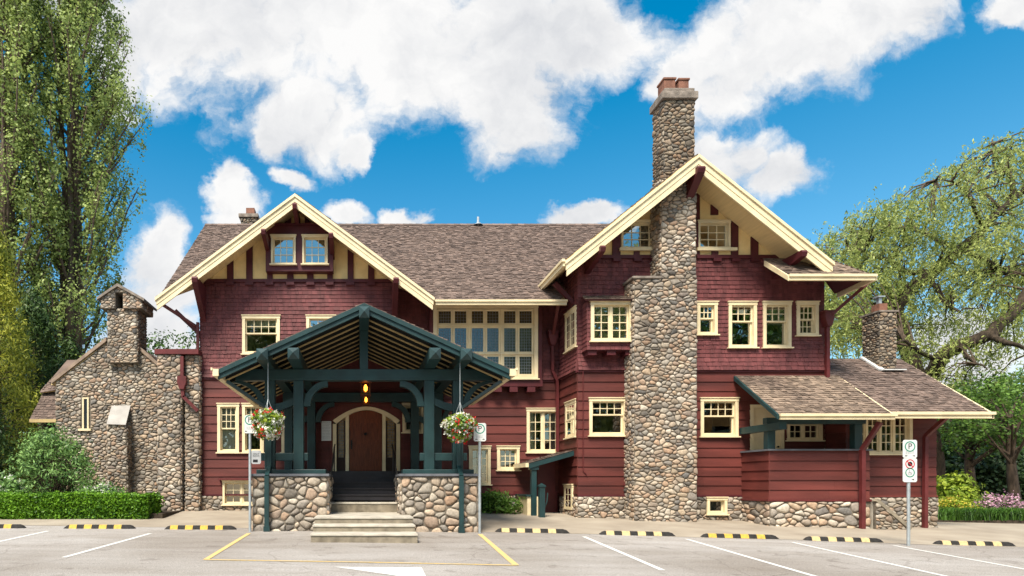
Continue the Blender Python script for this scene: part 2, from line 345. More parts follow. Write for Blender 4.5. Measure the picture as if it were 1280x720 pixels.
def asphalt():
    m = bpy.data.materials.new('asphalt'); m.use_nodes = True; nt = m.node_tree; N = nt.nodes; L = nt.links
    b = N['Principled BSDF']; b.inputs['Roughness'].default_value = .9; b.inputs['Specular IOR Level'].default_value = .2
    tc = N.new('ShaderNodeTexCoord')
    def noise(s, det=5, mapping=None):
        nz = N.new('ShaderNodeTexNoise'); nz.inputs['Scale'].default_value = s; nz.inputs['Detail'].default_value = det
        v = tc.outputs['Object']
        if mapping:
            mp = N.new('ShaderNodeMapping'); mp.inputs['Scale'].default_value = mapping; L.new(v, mp.inputs[0]); v = mp.outputs[0]
        L.new(v, nz.inputs['Vector']); return nz.outputs['Fac']
    def ramp(f, a, b_, p0=.35, p1=.65):
        r = N.new('ShaderNodeValToRGB'); r.color_ramp.elements[0].position = p0; r.color_ramp.elements[1].position = p1
        r.color_ramp.elements[0].color = (*a, 1); r.color_ramp.elements[1].color = (*b_, 1); L.new(f, r.inputs[0]); return r.outputs[0]
    def mul(a, c):
        x = N.new('ShaderNodeMix'); x.data_type = 'RGBA'; x.blend_type = 'MULTIPLY'; x.inputs['Factor'].default_value = 1; L.new(a, x.inputs['A']); L.new(c, x.inputs['B']); return x.outputs['Result']
    c = ramp(noise(.35, 5), (.285,.262,.245), (.35,.335,.325), .3, .7)
    c = mul(c, ramp(noise(60, 3), (.66,.655,.65), (1.18,1.17,1.15), .36, .64))
    c = mul(c, ramp(noise(1.3, 6, (.35,1.6,1)), (.86,.84,.81), (1.05,1.05,1.05), .3, .62))
    vo = N.new('ShaderNodeTexVoronoi'); vo.inputs['Scale'].default_value = .55; vo.feature = 'DISTANCE_TO_EDGE'
    nv = N.new('ShaderNodeTexNoise'); nv.inputs['Scale'].default_value = 1.2; nv.inputs['Detail'].default_value = 6; L.new(tc.outputs['Object'], nv.inputs['Vector'])
    mv = N.new('ShaderNodeMix'); mv.data_type = 'RGBA'; mv.inputs['Factor'].default_value = .45; L.new(tc.outputs['Object'], mv.inputs['A']); L.new(nv.outputs['Color'], mv.inputs['B']); L.new(mv.outputs['Result'], vo.inputs['Vector'])
    c = mul(c, ramp(vo.outputs['Distance'], (.72,.70,.69), (1,1,1), .0, .007))
    c = mul(c, ramp(noise(2.3, 3), (1,1,1), (.74,.72,.71), .62, .72))
    c = mul(c, ramp(noise(.16, 6), (.82,.80,.775), (1.04,1.04,1.04), .40, .58))
    L.new(c, b.inputs['Base Color'])
    bp = N.new('ShaderNodeBump'); bp.inputs['Strength'].default_value = .5; bp.inputs['Distance'].default_value = .008; L.new(noise(90, 3), bp.inputs['Height']); L.new(bp.outputs[0], b.inputs['Normal'])
    return m
M_ASPH = asphalt()
M_PATH = mk('walkway_concrete', (.33,.285,.225), .9, .12, 1.1, bump=.3, bscale=60, col2=(.24,.20,.155))
ys = [-120,-60,-30,-15]+rng(-5, 30, 70)+[40,60,100,200,500]
xs = [-400,-200,-100,-60,-45]+rng(-32, 40, 72)+[60,100,200,400]
sheet('parking_lot', xs, ys, M_ASPH)
def strip(name, f0, f1, x0, x1, mat, lift, n=60, k=10):
    m = MB(); vs = []
    for i in range(n+1):
        x = x0+(x1-x0)*i/n; a, b = f0(x), f1(x)
        for j in range(k+1):
            y = a+(b-a)*j/k; vs.append((x, y, g(x, y)+lift))
    m.add(vs, [(i*(k+1)+j, (i+1)*(k+1)+j, (i+1)*(k+1)+j+1, i*(k+1)+j+1) for i in range(n) for j in range(k)], 0, True)
    return struct(m.build(name, mat))
strip('path', lambda x: yrow(x)+.22+.04*math.sin(x*1.3), lambda x: 30, -30, 22, M_PATH, .006, 80, 40)
def painted(name, pts, w, mat, lift=.006):
    m = MB(); a, b = Vector(pts[0]), Vector(pts[1]); d = (b-a).normalized(); s = Vector((-d.y, d.x))*w/2; n = 14; vs = []
    for i in range(n+1):
        q = a+(b-a)*i/n
        for t in (-1, 1): r = q+s*t; vs.append((r.x, r.y, g(r.x, r.y)+lift))
    m.add(vs, [(2*i, 2*i+1, 2*i+3, 2*i+2) for i in range(n)]); return struct(m.build(name, mat))
def on_ground(px, py):
    lo, hi = 4.0, 40.0
    for _ in range(60):
        D = (lo+hi)/2
        if Z(py, D) > g(X(px, D), D): lo = D
        else: hi = D
    return Vector((X(px, lo), lo))
for a, b in (((188,667),(80,697)),((60,664),(-60,690)),((730,671),(828,713)),((858,674),(1006,717)),((990,678),(1180,720)),((1117,682),(1310,717))):
    A, B = on_ground(*a), on_ground(*b); B = A+(B-A).normalized()*max(5.0, (B-A).length) if a[0] > 800 else B
    painted('parking_line', (A, B), .10, M_LINEW)
for a, b, w in (((311,667),(257,700),.10),((257,700),(645,707),.07),((600,668),(645,707),.11)):
    painted('parking_line', (on_ground(*a), on_ground(*b)), w, M_LINEY, .008)
def arrow_mark():
    m = MB(); pts = [on_ground(418,709), on_ground(527,709.7), on_ground(533,722), on_ground(502,721)]
    m.add([(p.x, p.y, g(p.x, p.y)+.007) for p in pts], [(0,1,2,3)]); struct(m.build('road_arrow', M_LINEW))
arrow_mark()
# ------------------------------------------------------------------ stones
def clip(poly, nx, ny, c):       # keep n.p <= c
    out = []; n = len(poly)
    for i in range(n):
        a = poly[i]; b = poly[(i+1) % n]; da = nx*a[0]+ny*a[1]-c; db = nx*b[0]+ny*b[1]-c
        if da <= 0: out.append(a)
        if (da < 0 < db) or (db < 0 < da):
            t = da/(da-db); out.append((a[0]+(b[0]-a[0])*t, a[1]+(b[1]-a[1])*t))
    return out
def stones(mb, M, region, size, seed, holes=(), flip=False, h=.055, aspect=1.55, gap=.009, mi=0, big=.35):
    if size < .16 and big < 1: size *= .64; h *= .74; big = .95; gap = .007
    rnd = random.Random(seed)
    x0 = min(p[0] for p in region); x1 = max(p[0] for p in region); z0 = min(p[1] for p in region); z1 = max(p[1] for p in region)
    sx = size*aspect; sz = size; pts = []; j = 0; z = z0-sz
    def inside(p, m=0):
        n = len(region)
        for i in range(n):
            a = region[i]; b = region[(i+1) % n]; cr = (b[0]-a[0])*(p[1]-a[1])-(b[1]-a[1])*(p[0]-a[0])
            if cr < -m: return False
        for hx0, hx1, hz0, hz1 in holes:
            if hx0 < p[0] < hx1 and hz0 < p[1] < hz1: return False
        return True
    while z < z1+sz:
        i = 0; xx = x0-sx+(j % 2)*sx*.5
        while xx < x1+sx:
            p = (xx+rnd.uniform(-.42,.42)*sx, z+rnd.uniform(-.42,.42)*sz)
            if inside(p) and rnd.random() > big*.35: pts.append(p)
            xx += sx
        z += sz; j += 1
    # power weights make some stones larger
    grid = {}; 
    for k, p in enumerate(pts): grid.setdefault((int(p[0]//(sx*1.5)), int(p[1]//(sz*1.5))), []).append(k)
    wt = [rnd.uniform(0, big)*sz*sz for _ in pts]
    for k, p in enumerate(pts):
        cell = [(p[0]-1.6*sx, p[1]-1.6*sz), (p[0]+1.6*sx, p[1]-1.6*sz), (p[0]+1.6*sx, p[1]+1.6*sz), (p[0]-1.6*sx, p[1]+1.6*sz)]
        gx, gz = int(p[0]//(sx*1.5)), int(p[1]//(sz*1.5))
        for a in range(-2, 3):
            for b in range(-2, 3):
                for q in grid.get((gx+a, gz+b), ()):
                    if q == k: continue
                    dx, dz = (pts[q][0]-p[0])/aspect, pts[q][1]-p[1]; d2 = dx*dx+dz*dz
                    if d2 < 1e-8 or d2 > 10*sz*sz: continue
                    # bisector in stretched metric
                    c = (d2+wt[k]-wt[q])/2
                    nx, nz = dx/aspect, dz
                    cell = clip(cell, nx, nz, nx*p[0]+nz*p[1]+c)
                    if len(cell) < 3: break
                if len(cell) < 3: break
            if len(cell) < 3: break
        if len(cell) < 3: continue
        ov = rnd.uniform(-.012, .03)
        n = len(region)
        for i in range(n):
            a = region[i]; b = region[(i+1) % n]; nx, nz = b[1]-a[1], -(b[0]-a[0]); l = math.hypot(nx, nz); nx /= l; nz /= l
            o_ = ov if abs(nx) > .5 else 0
            cell = clip(cell, nx, nz, nx*a[0]+nz*a[1]+o_)
            if len(cell) < 3: break
        for hx0, hx1, hz0, hz1 in holes:
            if len(cell) < 3: break
            if min(c[0] for c in cell) < hx1 and max(c[0] for c in cell) > hx0 and min(c[1] for c in cell) < hz1 and max(c[1] for c in cell) > hz0:
                o_ = {0: p[0]-hx1, 1: hx0-p[0], 2: p[1]-hz1, 3: hz0-p[1]}; s_ = max(o_, key=o_.get)
                cell = clip(cell, *((-1,0,-hx1),(1,0,hx0),(0,-1,-hz1),(0,1,hz0))[s_])
        if len(cell) < 3: continue
        cx = sum(c[0] for c in cell)/len(cell); cz = sum(c[1] for c in cell)/len(cell)
        ext = max(math.hypot(c[0]-cx, c[1]-cz) for c in cell)
        if ext < sz*.25: continue
        sh = max(.55, 1-gap*2.0/ext)
        cell = [(cx+(c[0]-cx)*sh, cz+(c[1]-cz)*sh) for c in cell]
        for _ in range(2):
            nc = []
            for i in range(len(cell)):
                a = cell[i]; b = cell[(i+1) % len(cell)]
                nc += [(a[0]*.75+b[0]*.25, a[1]*.75+b[1]*.25), (a[0]*.25+b[0]*.75, a[1]*.25+b[1]*.75)]
            cell = nc
        if len(cell) > 14: cell = cell[::2]
        hh = h*rnd.uniform(.6, 1.25)*min(1.0, ext/(sz*.6)); ta, tb = rnd.uniform(-.16,.16), rnd.uniform(-.16,.16)
        vs = []; nn = len(cell)
        for sc_, dd in ((1.0, -.012), (.96, .42), (.78, .82), (.42, 1.0)):
            for c in cell:
                du, dz = (c[0]-cx)*sc_, (c[1]-cz)*sc_
                vs.append(M(cx+du, cz+dz, hh*dd+(ta*du+tb*dz)*(.5 if dd > .3 else 0)))
        vs.append(M(cx, cz, hh*1.03)); fs = []
        for r in range(3):
            for i in range(nn): fs.append((r*nn+i, r*nn+(i+1) % nn, (r+1)*nn+(i+1) % nn, (r+1)*nn+i))
        for i in range(nn): fs.append((3*nn+i, 3*nn+(i+1) % nn, 4*nn))
        if flip: fs = [f[::-1] for f in fs]
        mb.add(vs, fs, mi, True)
def FRONT(y): return lambda u, z, d: (u, y-d, z)
def RIGHT(x): return lambda u, z, d: (x+d, u, z)
def LEFT(x): return lambda u, z, d: (x-d, u, z)
def rect(a, b, c, d): return [(a, c), (b, c), (b, d), (a, d)]
def stone_block(name, parent, x0, x1, y0, y1, z0, z1, size=.135, faces='fl', seed=1, mats=None, holes=(), h=.055, big=.35, aspect=1.55):
    m = MB(); m.box(x0, x1, y0+(.16 if holes else 0), y1, z0, z1, 1)
    if holes: backing(m, FRONT(y0), x0, x1, z0, z1, holes, -.10, 0, 1)
    if 'f' in faces: stones(m, FRONT(y0), rect(x0, x1, z0, z1), size, seed, holes, h=h, big=big, aspect=aspect)
    if 'r' in faces: stones(m, RIGHT(x1), rect(y0, y1, z0, z1), size, seed+1, h=h, big=big, aspect=aspect)
    if 'l' in faces: stones(m, LEFT(x0), rect(y0, y1, z0, z1), size, seed+2, flip=True, h=h, big=big, aspect=aspect)
    return m.build(name, mats or [M_STONE, M_MORT], parent)
# ------------------------------------------------------------------ siding and roofs
def spans(u0, u1, cuts):
    out = [(u0, u1)]
    for a, b in cuts:
        nw = []
        for s, e in out:
            if b <= s or a >= e: nw.append((s, e)); continue
            if a > s: nw.append((s, a))
            if b < e: nw.append((b, e))
        out = nw
    return [(s, e) for s, e in out if e-s > .005]
def siding(mb, M, u0, u1, z0, z1, holes, course, lap=.034, seed=0, shingle=None, flare=None, uclip=None):
    rnd = random.Random(seed); n = max(1, round((z1-z0)/course)); hgt = (z1-z0)/n
    for i in range(n):
        a = z0+i*hgt; b = a+hgt; zs = sorted({a, b}|{z for h_ in holes for z in h_[2:] if a < z < b})
        jig = {}
        for s, e in zip(zs, zs[1:]):
            mid = (s+e)/2; cuts = [(h_[0], h_[1]) for h_ in holes if h_[2] < mid < h_[3]]
            ul, ur = (u0, u1) if uclip is None else uclip(mid)
            for p, q in spans(ul, ur, cuts):
                if shingle is None:
                    parts = [p]; x = p+rnd.uniform(1.5, 4)
                    while x < q-.5: parts.append(x); x += rnd.uniform(2.2, 4.5)
                    parts.append(q)
                else:
                    parts = [p]; x = p+rnd.uniform(.3, 1)*shingle
                    while x < q-.04: parts.append(x); x += shingle*rnd.uniform(.55, 1.45)
                    parts.append(q)
                for p0, p1 in zip(parts, parts[1:]):
                    gp = .0015 if shingle is None else .003
                    jj = 0 if shingle is None else rnd.uniform(-.007, .007)
                    dz = 0 if shingle is None or s != a else rnd.uniform(-.008, .004)
                    f0 = flare(s) if flare else 0; f1 = flare(e) if flare else 0
                    db = lap*(1-(s-a)/hgt)+.006*(s-a)/hgt+f0+jj; dt = lap*(1-(e-a)/hgt)+.006*(e-a)/hgt+f1
                    c = [M(p0+gp, s+dz, -.02), M(p1-gp, s+dz, -.02), M(p1-gp, e, -.02), M(p0+gp, e, -.02), M(p0+gp, s+dz, db), M(p1-gp, s+dz, db), M(p1-gp, e, dt), M(p0+gp, e, dt)]
                    mb.add(c, [(4,5,6,7),(0,1,5,4),(1,2,6,5),(3,0,4,7)])
def backing(mb, M, u0, u1, z0, z1, holes, d0=-.03, d1=-.02, mi=1):
    zs = sorted({z0, z1}|{z for h in holes for z in h[2:] if z0 < z < z1})
    for s, e in zip(zs, zs[1:]):
        for p, q in spans(u0, u1, [(h[0], h[1]) for h in holes if h[2] < (s+e)/2 < h[3]]): mb.mbox(M, p, q, s, e, d0, d1, mi)
def wall(parent, M, u0, u1, z0, z1, holes, style, seed, flare=None, name='wall', mats=None):
    m = MB(); holes = [(a+.03, b-.03, c+.03, d-.03) for a, b, c, d in holes]
    backing(m, M, u0, u1, z0, z1, holes)
    if style == 'clap': siding(m, M, u0, u1, z0, z1, holes, .295, seed=seed)
    else: siding(m, M, u0, u1, z0, z1, holes, .132, lap=.024, seed=seed, shingle=.15, flare=flare)
    return m.build(name, mats or [M_CLAP if style == 'clap' else M_SHNG, M_MAR], parent)
def roof(parent, corners, mat, expo=.122, width=.125, thick=.12, seed=0, under=None, name='roof', udir=None):
    c = [Vector(p) for p in corners]; U = Vector(udir) if udir else (c[1]-c[0]).normalized(); N_ = U.cross(c[2]-c[0]).normalized()
    if N_.z < 0: N_ = -N_
    V = N_.cross(U).normalized()
    if V.z < 0: V = -V
    uv = [((p-c[0]).dot(U), (p-c[0]).dot(V)) for p in c]
    m = MB(); rnd = random.Random(seed); n = len(c)
    top = [p for p in c]; bot = [p-N_*thick for p in c]
    m.add(top+bot, [list(range(n)), [n+i for i in range(n)][::-1]]+[(i, n+i, n+(i+1) % n, (i+1) % n) for i in range(n)], 1); m.m[0] = 0
    vmin = min(q[1] for q in uv); vmax = max(q[1] for q in uv); v = vmin-.03
    while v < vmax-.02:
        mv = max(v+expo*.5, vmin+.001); xs_ = []
        for i in range(n):
            a, b = uv[i], uv[(i+1) % n]
            if (a[1] <= mv < b[1]) or (b[1] <= mv < a[1]): xs_.append(a[0]+(b[0]-a[0])*(mv-a[1])/(b[1]-a[1]))
        xs_.sort()
        if len(xs_) >= 2:
            x = xs_[0]-rnd.uniform(0, .02); e = xs_[-1]+rnd.uniform(0, .02)
            while x < e-.02:
                w = min(width*rnd.uniform(.5, 1.5), e-x); lo = v+rnd.uniform(-.022, .012); hi = min(v+expo*1.5, vmax+.02); t = rnd.uniform(.016, .040)
                p0 = c[0]+U*(x+.003)+V*lo; p1 = c[0]+U*(x+w-.003)+V*lo; p2 = c[0]+U*(x+w-.003)+V*hi; p3 = c[0]+U*(x+.003)+V*hi
                tw = rnd.uniform(-.006, .006)
                vs = [p0+N_*.002, p1+N_*.002, p2+N_*.002, p3+N_*.002, p0+N_*(t+tw), p1+N_*(t-tw), p2+N_*.006, p3+N_*.006]
                m.add(vs, [(4,5,6,7),(0,1,5,4),(1,2,6,5),(3,0,4,7)], 0)
                x += w
        v += expo
    return m.build(name, [mat, under or M_SOFF], parent)
# ------------------------------------------------------------------ windows
HOLES = {}
def window(parent, M, u0, u1, z0, z1, kind='dh', leaves=1, cols=3, rows=2, lcols=1, lrows=1, split=.55, glass=None, behind=None, case=.095, sill=True, trim=None, lead=False, bmat=None, bdrop=1.0, flush=False):
    trim = trim or M_CREAM; m = MB(); c = case; d1 = .042 if flush else .052
    m.mbox(M, u0, u0+c, z0+c*.8, z1-c, -.02, d1); m.mbox(M, u1-c, u1, z0+c*.8, z1-c, -.02, d1)
    m.mbox(M, u0-.012, u1+.012, z1-c, z1, -.02, d1+.006)
    m.mbox(M, u0-.03, u1+.03, z1+.001, z1+.028, -.02, d1+.03)
    m.mbox(M, u0, u1, z0+.012, z0+c*.8, -.02, d1+.002)
    if sill: m.mbox(M, u0-.045, u1+.045, z0-.025, z0+.012, -.02, d1+.05)
    iu0, iu1, iz0, iz1 = u0+c, u1-c, z0+c*.8, z1-c
    m.mbox(M, iu0-.018, iu0, iz0, iz1, -.13, -.021); m.mbox(M, iu1, iu1+.018, iz0, iz1, -.13, -.021)
    m.mbox(M, iu0-.018, iu1+.018, iz1, iz1+.018, -.13, -.021); m.mbox(M, iu0-.018, iu1+.018, iz0-.018, iz0, -.13, -.021)
    w = m.build('window', trim, parent)
    s = MB(); gl = MB(); st = .042; mu = .022; ld = MB()
    def sash(a, b, e, f, dep, cs, rs, st=st, mu=mu):
        if flush: dep = .012 if dep > -.1 else .002; mu = .018
        t0, t1 = (.012, .026) if flush else (0, .04)
        s.mbox(M, a, a+st, e, f, dep+t0, dep+t1); s.mbox(M, b-st, b, e, f, dep+t0, dep+t1)
        s.mbox(M, a+st, b-st, e, e+st, dep+t0, dep+t1-.001); s.mbox(M, a+st, b-st, f-st, f, dep+t0, dep+t1-.001)
        for i in range(1, cs):
            x = a+st+(b-a-2*st)*i/cs; s.mbox(M, x-mu/2, x+mu/2, e+st, f-st, dep+t0+.004, dep+t1-.004)
        for i in range(1, rs):
            z = e+st+(f-e-2*st)*i/rs
            for k in range(cs):
                xa = a+st+(b-a-2*st)*k/cs+(mu/2 if k else 0); xb = a+st+(b-a-2*st)*(k+1)/cs-(mu/2 if k < cs-1 else 0)
                s.mbox(M, xa, xb, z-mu/2, z+mu/2, dep+t0+.005, dep+t1-.005)
        gl.add([M(a+st*.5, e+st*.5, dep+.018), M(b-st*.5, e+st*.5, dep+.018), M(b-st*.5, f-st*.5, dep+.018), M(a+st*.5, f-st*.5, dep+.018)], [(0,1,2,3)])
        if lead:
            nx = max(2, round((b-a-2*st)/.085)); nz = max(2, round((f-e-2*st)/.10))
            for i in range(1, nx): x = a+st+(b-a-2*st)*i/nx; ld.mbox(M, x-.006, x+.006, e+st, f-st, dep+.019, dep+.026)
            for i in range(1, nz): z = e+st+(f-e-2*st)*i/nz; ld.mbox(M, a+st, b-st, z-.006, z+.006, dep+.020, dep+.025)
    if kind == 'dh':
        zm = iz0+(iz1-iz0)*split
        sash(iu0+.002, iu1-.002, zm-.012, iz1-.002, -.065, cols, rows); sash(iu0+.002, iu1-.002, iz0+.002, zm+.02, -.11, lcols, lrows)
    elif kind == 'ca':
        wd = (iu1-iu0)/leaves
        for i in range(leaves):
            sash(iu0+wd*i+(.026 if i else .002), iu0+wd*(i+1)-(.026 if i < leaves-1 else .002), iz0+.002, iz1-.002, -.085, cols, rows)
            if i: m2 = iu0+wd*i; s.mbox(M, m2-.025, m2+.025, iz0+.001, iz1-.001, -.10, .0 if flush else -.02)
    elif kind == 'grid':       # art glass: columns x rows of separate lights
        gw, gh = cols, rows; hs = [.25, .42, .33]; acc = iz1
        for r in range(rows):
            hh = (iz1-iz0)*hs[r]; zb = acc-hh; wd = (iu1-iu0)/cols
            for i in range(cols):
                a = iu0+wd*i+(.03 if i % 2 == 0 and i else .004); b = iu0+wd*(i+1)-(.03 if i % 2 == 1 and i < cols-1 else .004)
                sash(a, b, zb+.02, acc-.02, -.07, 1, 1, st=.062)
                if i and i % 2 == 0: s.mbox(M, iu0+wd*i-.028, iu0+wd*i+.028, zb+.02, acc-.02, -.09, .01)
            if r: s.mbox(M, iu0+.001, iu1-.001, acc-.019, acc+.019, -.09, .016)
            acc = zb
    s.build('sash', trim, w); gl.build('pane', glass or M_GLASS, w)
    if lead: ld.build('lead_came', M_LEAD, w)
    if behind == 'curtain':
        k = MB()
        for a, b in ((iu0, iu0+(iu1-iu0)*.22), (iu1-(iu1-iu0)*.22, iu1)):
            n = 8
            for i in range(n):
                xa = a+(b-a)*i/n; xb = a+(b-a)*(i+1)/n; da = -.2-.03*(i % 2); db = -.2-.03*((i+1) % 2)
                k.add([M(xa, iz0, da), M(xb, iz0, db), M(xb, iz1, db), M(xa, iz1, da)], [(0,1,2,3)])
        k.build('curtain', bmat or M_CURT, w)
    elif behind == 'blind':
        k = MB(); k.mbox(M, iu0, iu1, iz1-(iz1-iz0)*bdrop, iz1, -.19, -.18); k.build('blind', bmat or M_BLIND, w)
    return w
# ================================================================== HOUSE
house = empty('house', (0, 22, g(0, 20)), 'large maroon craftsman house with cream trim, shake roofs and green timber porch', 'house')
DL, DM, DR = 20.0, 20.45, 18.7
LGx0, LGx1 = -5.26, 1.24; RGx0, RGx1 = 6.69, 14.27
B = R(3.47); FND = R(-.36)
bw = (X(279,DL), X(326,DL), Z(631,DL), Z(601,DL))
FL, FM, FR = FRONT(DL), FRONT(DM), FRONT(DR); SIDE = LEFT(RGx0)
def wh(px0, py0, px1, py1, D): return (X(px0, D), X(px1, D), Z(py1, D), Z(py0, D))   # outer trim rectangle
hL_low = [wh(272,505,299,566,DL), wh(303,505,330,566,DL), wh(352,505,372,566,DL), wh(503,505,530,541,DL), (X(411,DL), X(506,DL), R(.37), R(2.62))]
hL_up = [wh(303,395,350,443,DL), wh(383,395,430,443,DL)]
hM_low = [wh(586,558,613,606,DM), wh(621,558,649,588,DM), wh(658,511,700,566,DM)]
hR_low = [wh(736,498,783,545,DR), wh(875,498,922,546,DR), wh(937,506,979,590,DR), wh(983,527,1027,551,DR)]
hR_up = [wh(870.5,378,896,419,DR), wh(910,378,945,435,DR), wh(953,378,988,435,DR), wh(995,378,1022,420,DR), (7.0, 8.0, R(4.3), R(5.35))]
hS_low = [(18.78, 19.72, Z(547,19.2), Z(501.5,19.2))]; hS_up = [(18.74, 19.74, Z(437,19.2), Z(388,19.2))]
fl = lambda z: max(0, .075*(1-(z-B)/.42)) if z < B+.42 else 0
wall(house, FL, LGx0, 2.75, FND, B-.06, hL_low+[bw], 'clap', 1)
wall(house, FL, LGx0, LGx1, B, R(6.60), hL_up, 'shng', 2, fl)
wall(house, FM, 2.75, RGx0, FND, B-.06, hM_low, 'clap', 3)
wall(house, FM, LGx1, RGx0, B, R(6.55), [(2.55, 5.75, R(3.5), R(5.75))], 'shng', 4, fl)
wall(house, FR, RGx0, RGx1, FND, B-.06, hR_low, 'clap', 5)
wall(house, FR, RGx0, RGx1, B, R(6.90), hR_up, 'shng', 6, fl)
wall(house, SIDE, DR-.001, DM, R(-1.2), B-.06, hS_low, 'clap', 7)
wall(house, SIDE, DR-.001, DM, B, R(6.98), hS_up, 'shng', 8, fl)
wall(house, RIGHT(2.75), DL+.001, DM, FND, B-.06, [], 'clap', 9)
wall(house, RIGHT(LGx1), DL+.001, DM, B, R(6.6), [], 'shng', 10, fl)
wall(house, LEFT(LGx0), DL+.001, 29, FND, B-.06, [], 'clap', 11)
wall(house, LEFT(LGx0), DL+.001, 29, B, R(6.3), [], 'shng', 12, fl)
wall(house, RIGHT(RGx1), DR+.001, 29, FND, B-.06, [], 'clap', 13)
wall(house, RIGHT(RGx1), DR+.001, 29, B, R(6.3), [], 'shng', 14, fl)
def shell():
    m = MB(); m.box(LGx0, RGx1, 29, 29.2, R(-1.3), R(6.3))
    m.prism_yz([(29.0, R(6.3)), (25, R(10.2)), (20.8, R(6.9)), (20.8, R(6.3))], LGx0+.02, LGx0+.1)
    m.prism_yz([(29.0, R(6.3)), (25, R(10.2)), (20.8, R(6.9)), (20.8, R(6.3))], RGx1-.1, RGx1-.02)
    m.build('wall', M_CLAP, house)
    i = MB(); i.box(LGx0+.1, RGx1-.1, 23.4, 23.5, R(-1.2), R(6.5)); i.box(LGx0+.1, RGx0, 20.7, 23.4, R(3.3), R(3.4)); i.box(RGx0+.1, RGx1-.1, 18.95, 23.4, R(3.3), R(3.4))
    i.box(LGx0+.1, RGx0, 20.7, 23.4, R(6.55), R(6.6)); i.box(RGx0+.1, RGx1-.1, 18.95, 23.4, R(6.85), R(6.9)); i.box(LGx0+.1, RGx1-.1, 20.6, 23.4, R(.2), R(.34))
    for x in (-3.9, 1.1, 6.72, 12.0): i.box(x, x+.08, 20.7, 23.4, R(.35), R(6.5))
    i.build('interior_wall', M_ROOM, house)
shell()
# belt and sill boards
def belts():
    m = MB()
    for M, a, b in ((FL, LGx0, LGx1), (FM, LGx1, RGx0-.12), (FR, RGx0, RGx1)):
        m.mbox(M, a-.02, b+.02, B-.065, B-.005, -.01, .055)
    m.box(RGx0-.055, RGx0, DR, DM-.1, B-.065, B-.005)
    for M, a, b in ((FL, LGx0, 2.75), (FM, 2.75, 5.3), (FR, RGx0, X(795,DR)), (FR, X(871,DR), X(925,DR))):
        m.mbox(M, a-.02, b+.02, FND-.05, FND+.005, -.01, .075)
    m.mbox(FL, LGx0, LGx1, R(6.60), R(6.70), -.02, .07)
    m.mbox(FR, RGx0, X(826,DR), R(6.90), R(7.0), -.02, .07); m.mbox(FR, X(870,DR), X(975,DR), R(6.90), R(7.0), -.02, .07)
    for px in (263,288,312,337,363,388,412,438,464):
        m.mbox(FL, X(px,DL)-.13, X(px,DL)+.13, R(6.50), R(6.60), .03, .10)
    for px in (744,770,796,817,895,918,942,966):
        m.mbox(FR, X(px,DR)-.12, X(px,DR)+.12, R(6.80), R(6.90), .03, .10)
    m.build('belt_course', M_MAR, house)
belts()
# gable stucco with half-timbering
def gable(M, x0, x1, zb, ztop, holes, studs, seed):
    m = MB(); br = sorted({x0, x1, xa_}|{h[0] for h in holes}|{h[1] for h in holes}); 
    for a, b in zip(br, br[1:]):
        if b-a < .002: continue
        hs = sorted([h for h in holes if h[0] < (a+b)/2 < h[1]], key=lambda h: h[2]); lo = zb
        for h in hs: m.mbox(M, a, b, lo, h[2], -.03, .0); lo = h[3]
        za, zb_ = ztop(a), ztop(b)
        if max(za, zb_) > lo+.01:
            za = max(za, lo); zb_ = max(zb_, lo)
            m.add([M(a, lo, 0), M(b, lo, 0), M(b, zb_, 0), M(a, za, 0)], [(0,1,2,3)])
    w = m.build('gable_wall', M_STUC, house); t = MB()
    for a, b, c, d in studs:
        zt = min(d, ztop(a), ztop(b)) if d else min(ztop(a), ztop(b))
        if zt <= c: continue
        if d and d <= min(ztop(a), ztop(b)): t.mbox(M, a, b, c, d, .001, .045)
        else:
            v = [M(a, c, .001), M(b, c, .001), M(b, ztop(b), .001), M(a, ztop(a), .001), M(a, c, .045), M(b, c, .045), M(b, ztop(b), .045), M(a, ztop(a), .045)]
            t.add(v, [(4,5,6,7),(0,1,5,4),(1,2,6,5),(3,0,4,7)])
    builds(t, 'half_timber', M_MAR, w); return w
LA = (-2.03, R(9.05)); LS = .745         # left gable apex and slope (top of shakes at the verge)
RA = (9.77, R(9.52)); RS = .80
zl = lambda x: LA[1]-.16-LS*abs(x-LA[0]); zr = lambda x: RA[1]-.16-RS*abs(x-RA[0])
def st(px0, px1, py_b, py_t, D): return (X(px0,D), X(px1,D), Z(py_b,D), Z(py_t,D) if py_t else None)
xa_ = LA[0]
gable(FL, LGx0, LGx1, R(6.70), zl, [wh(336,292,412,333,DL)], [st(259,267,351,None,DL), st(284,292,351,None,DL), st(308,316,351,None,DL), st(334,341,351,338,DL), st(359,367,351,338,DL), st(384,392,351,338,DL), st(409,416,351,338,DL), st(434.5,442,351,None,DL), st(460,468,351,None,DL), st(356,364,284,None,DL), st(381,389,284,None,DL)], 1)
xa_ = RA[0]
def rst(a, b, c, d): return st(a, b, c, d, DR)
gable(FR, RGx0, RGx1, R(7.0), zr, [wh(776,277,816,311,DR), wh(872,277,912,311,DR)], [rst(741,748,321,None), rst(765,775,321,None), rst(792,799,321,313), rst(817,827,321,None), rst(776,816,277,270), rst(870,874,321,None), rst(888,897,269,None), rst(913.5,922,321,None), rst(938,947,321,None), rst(889,897,321,312), rst(874,927,277,269)], 2)
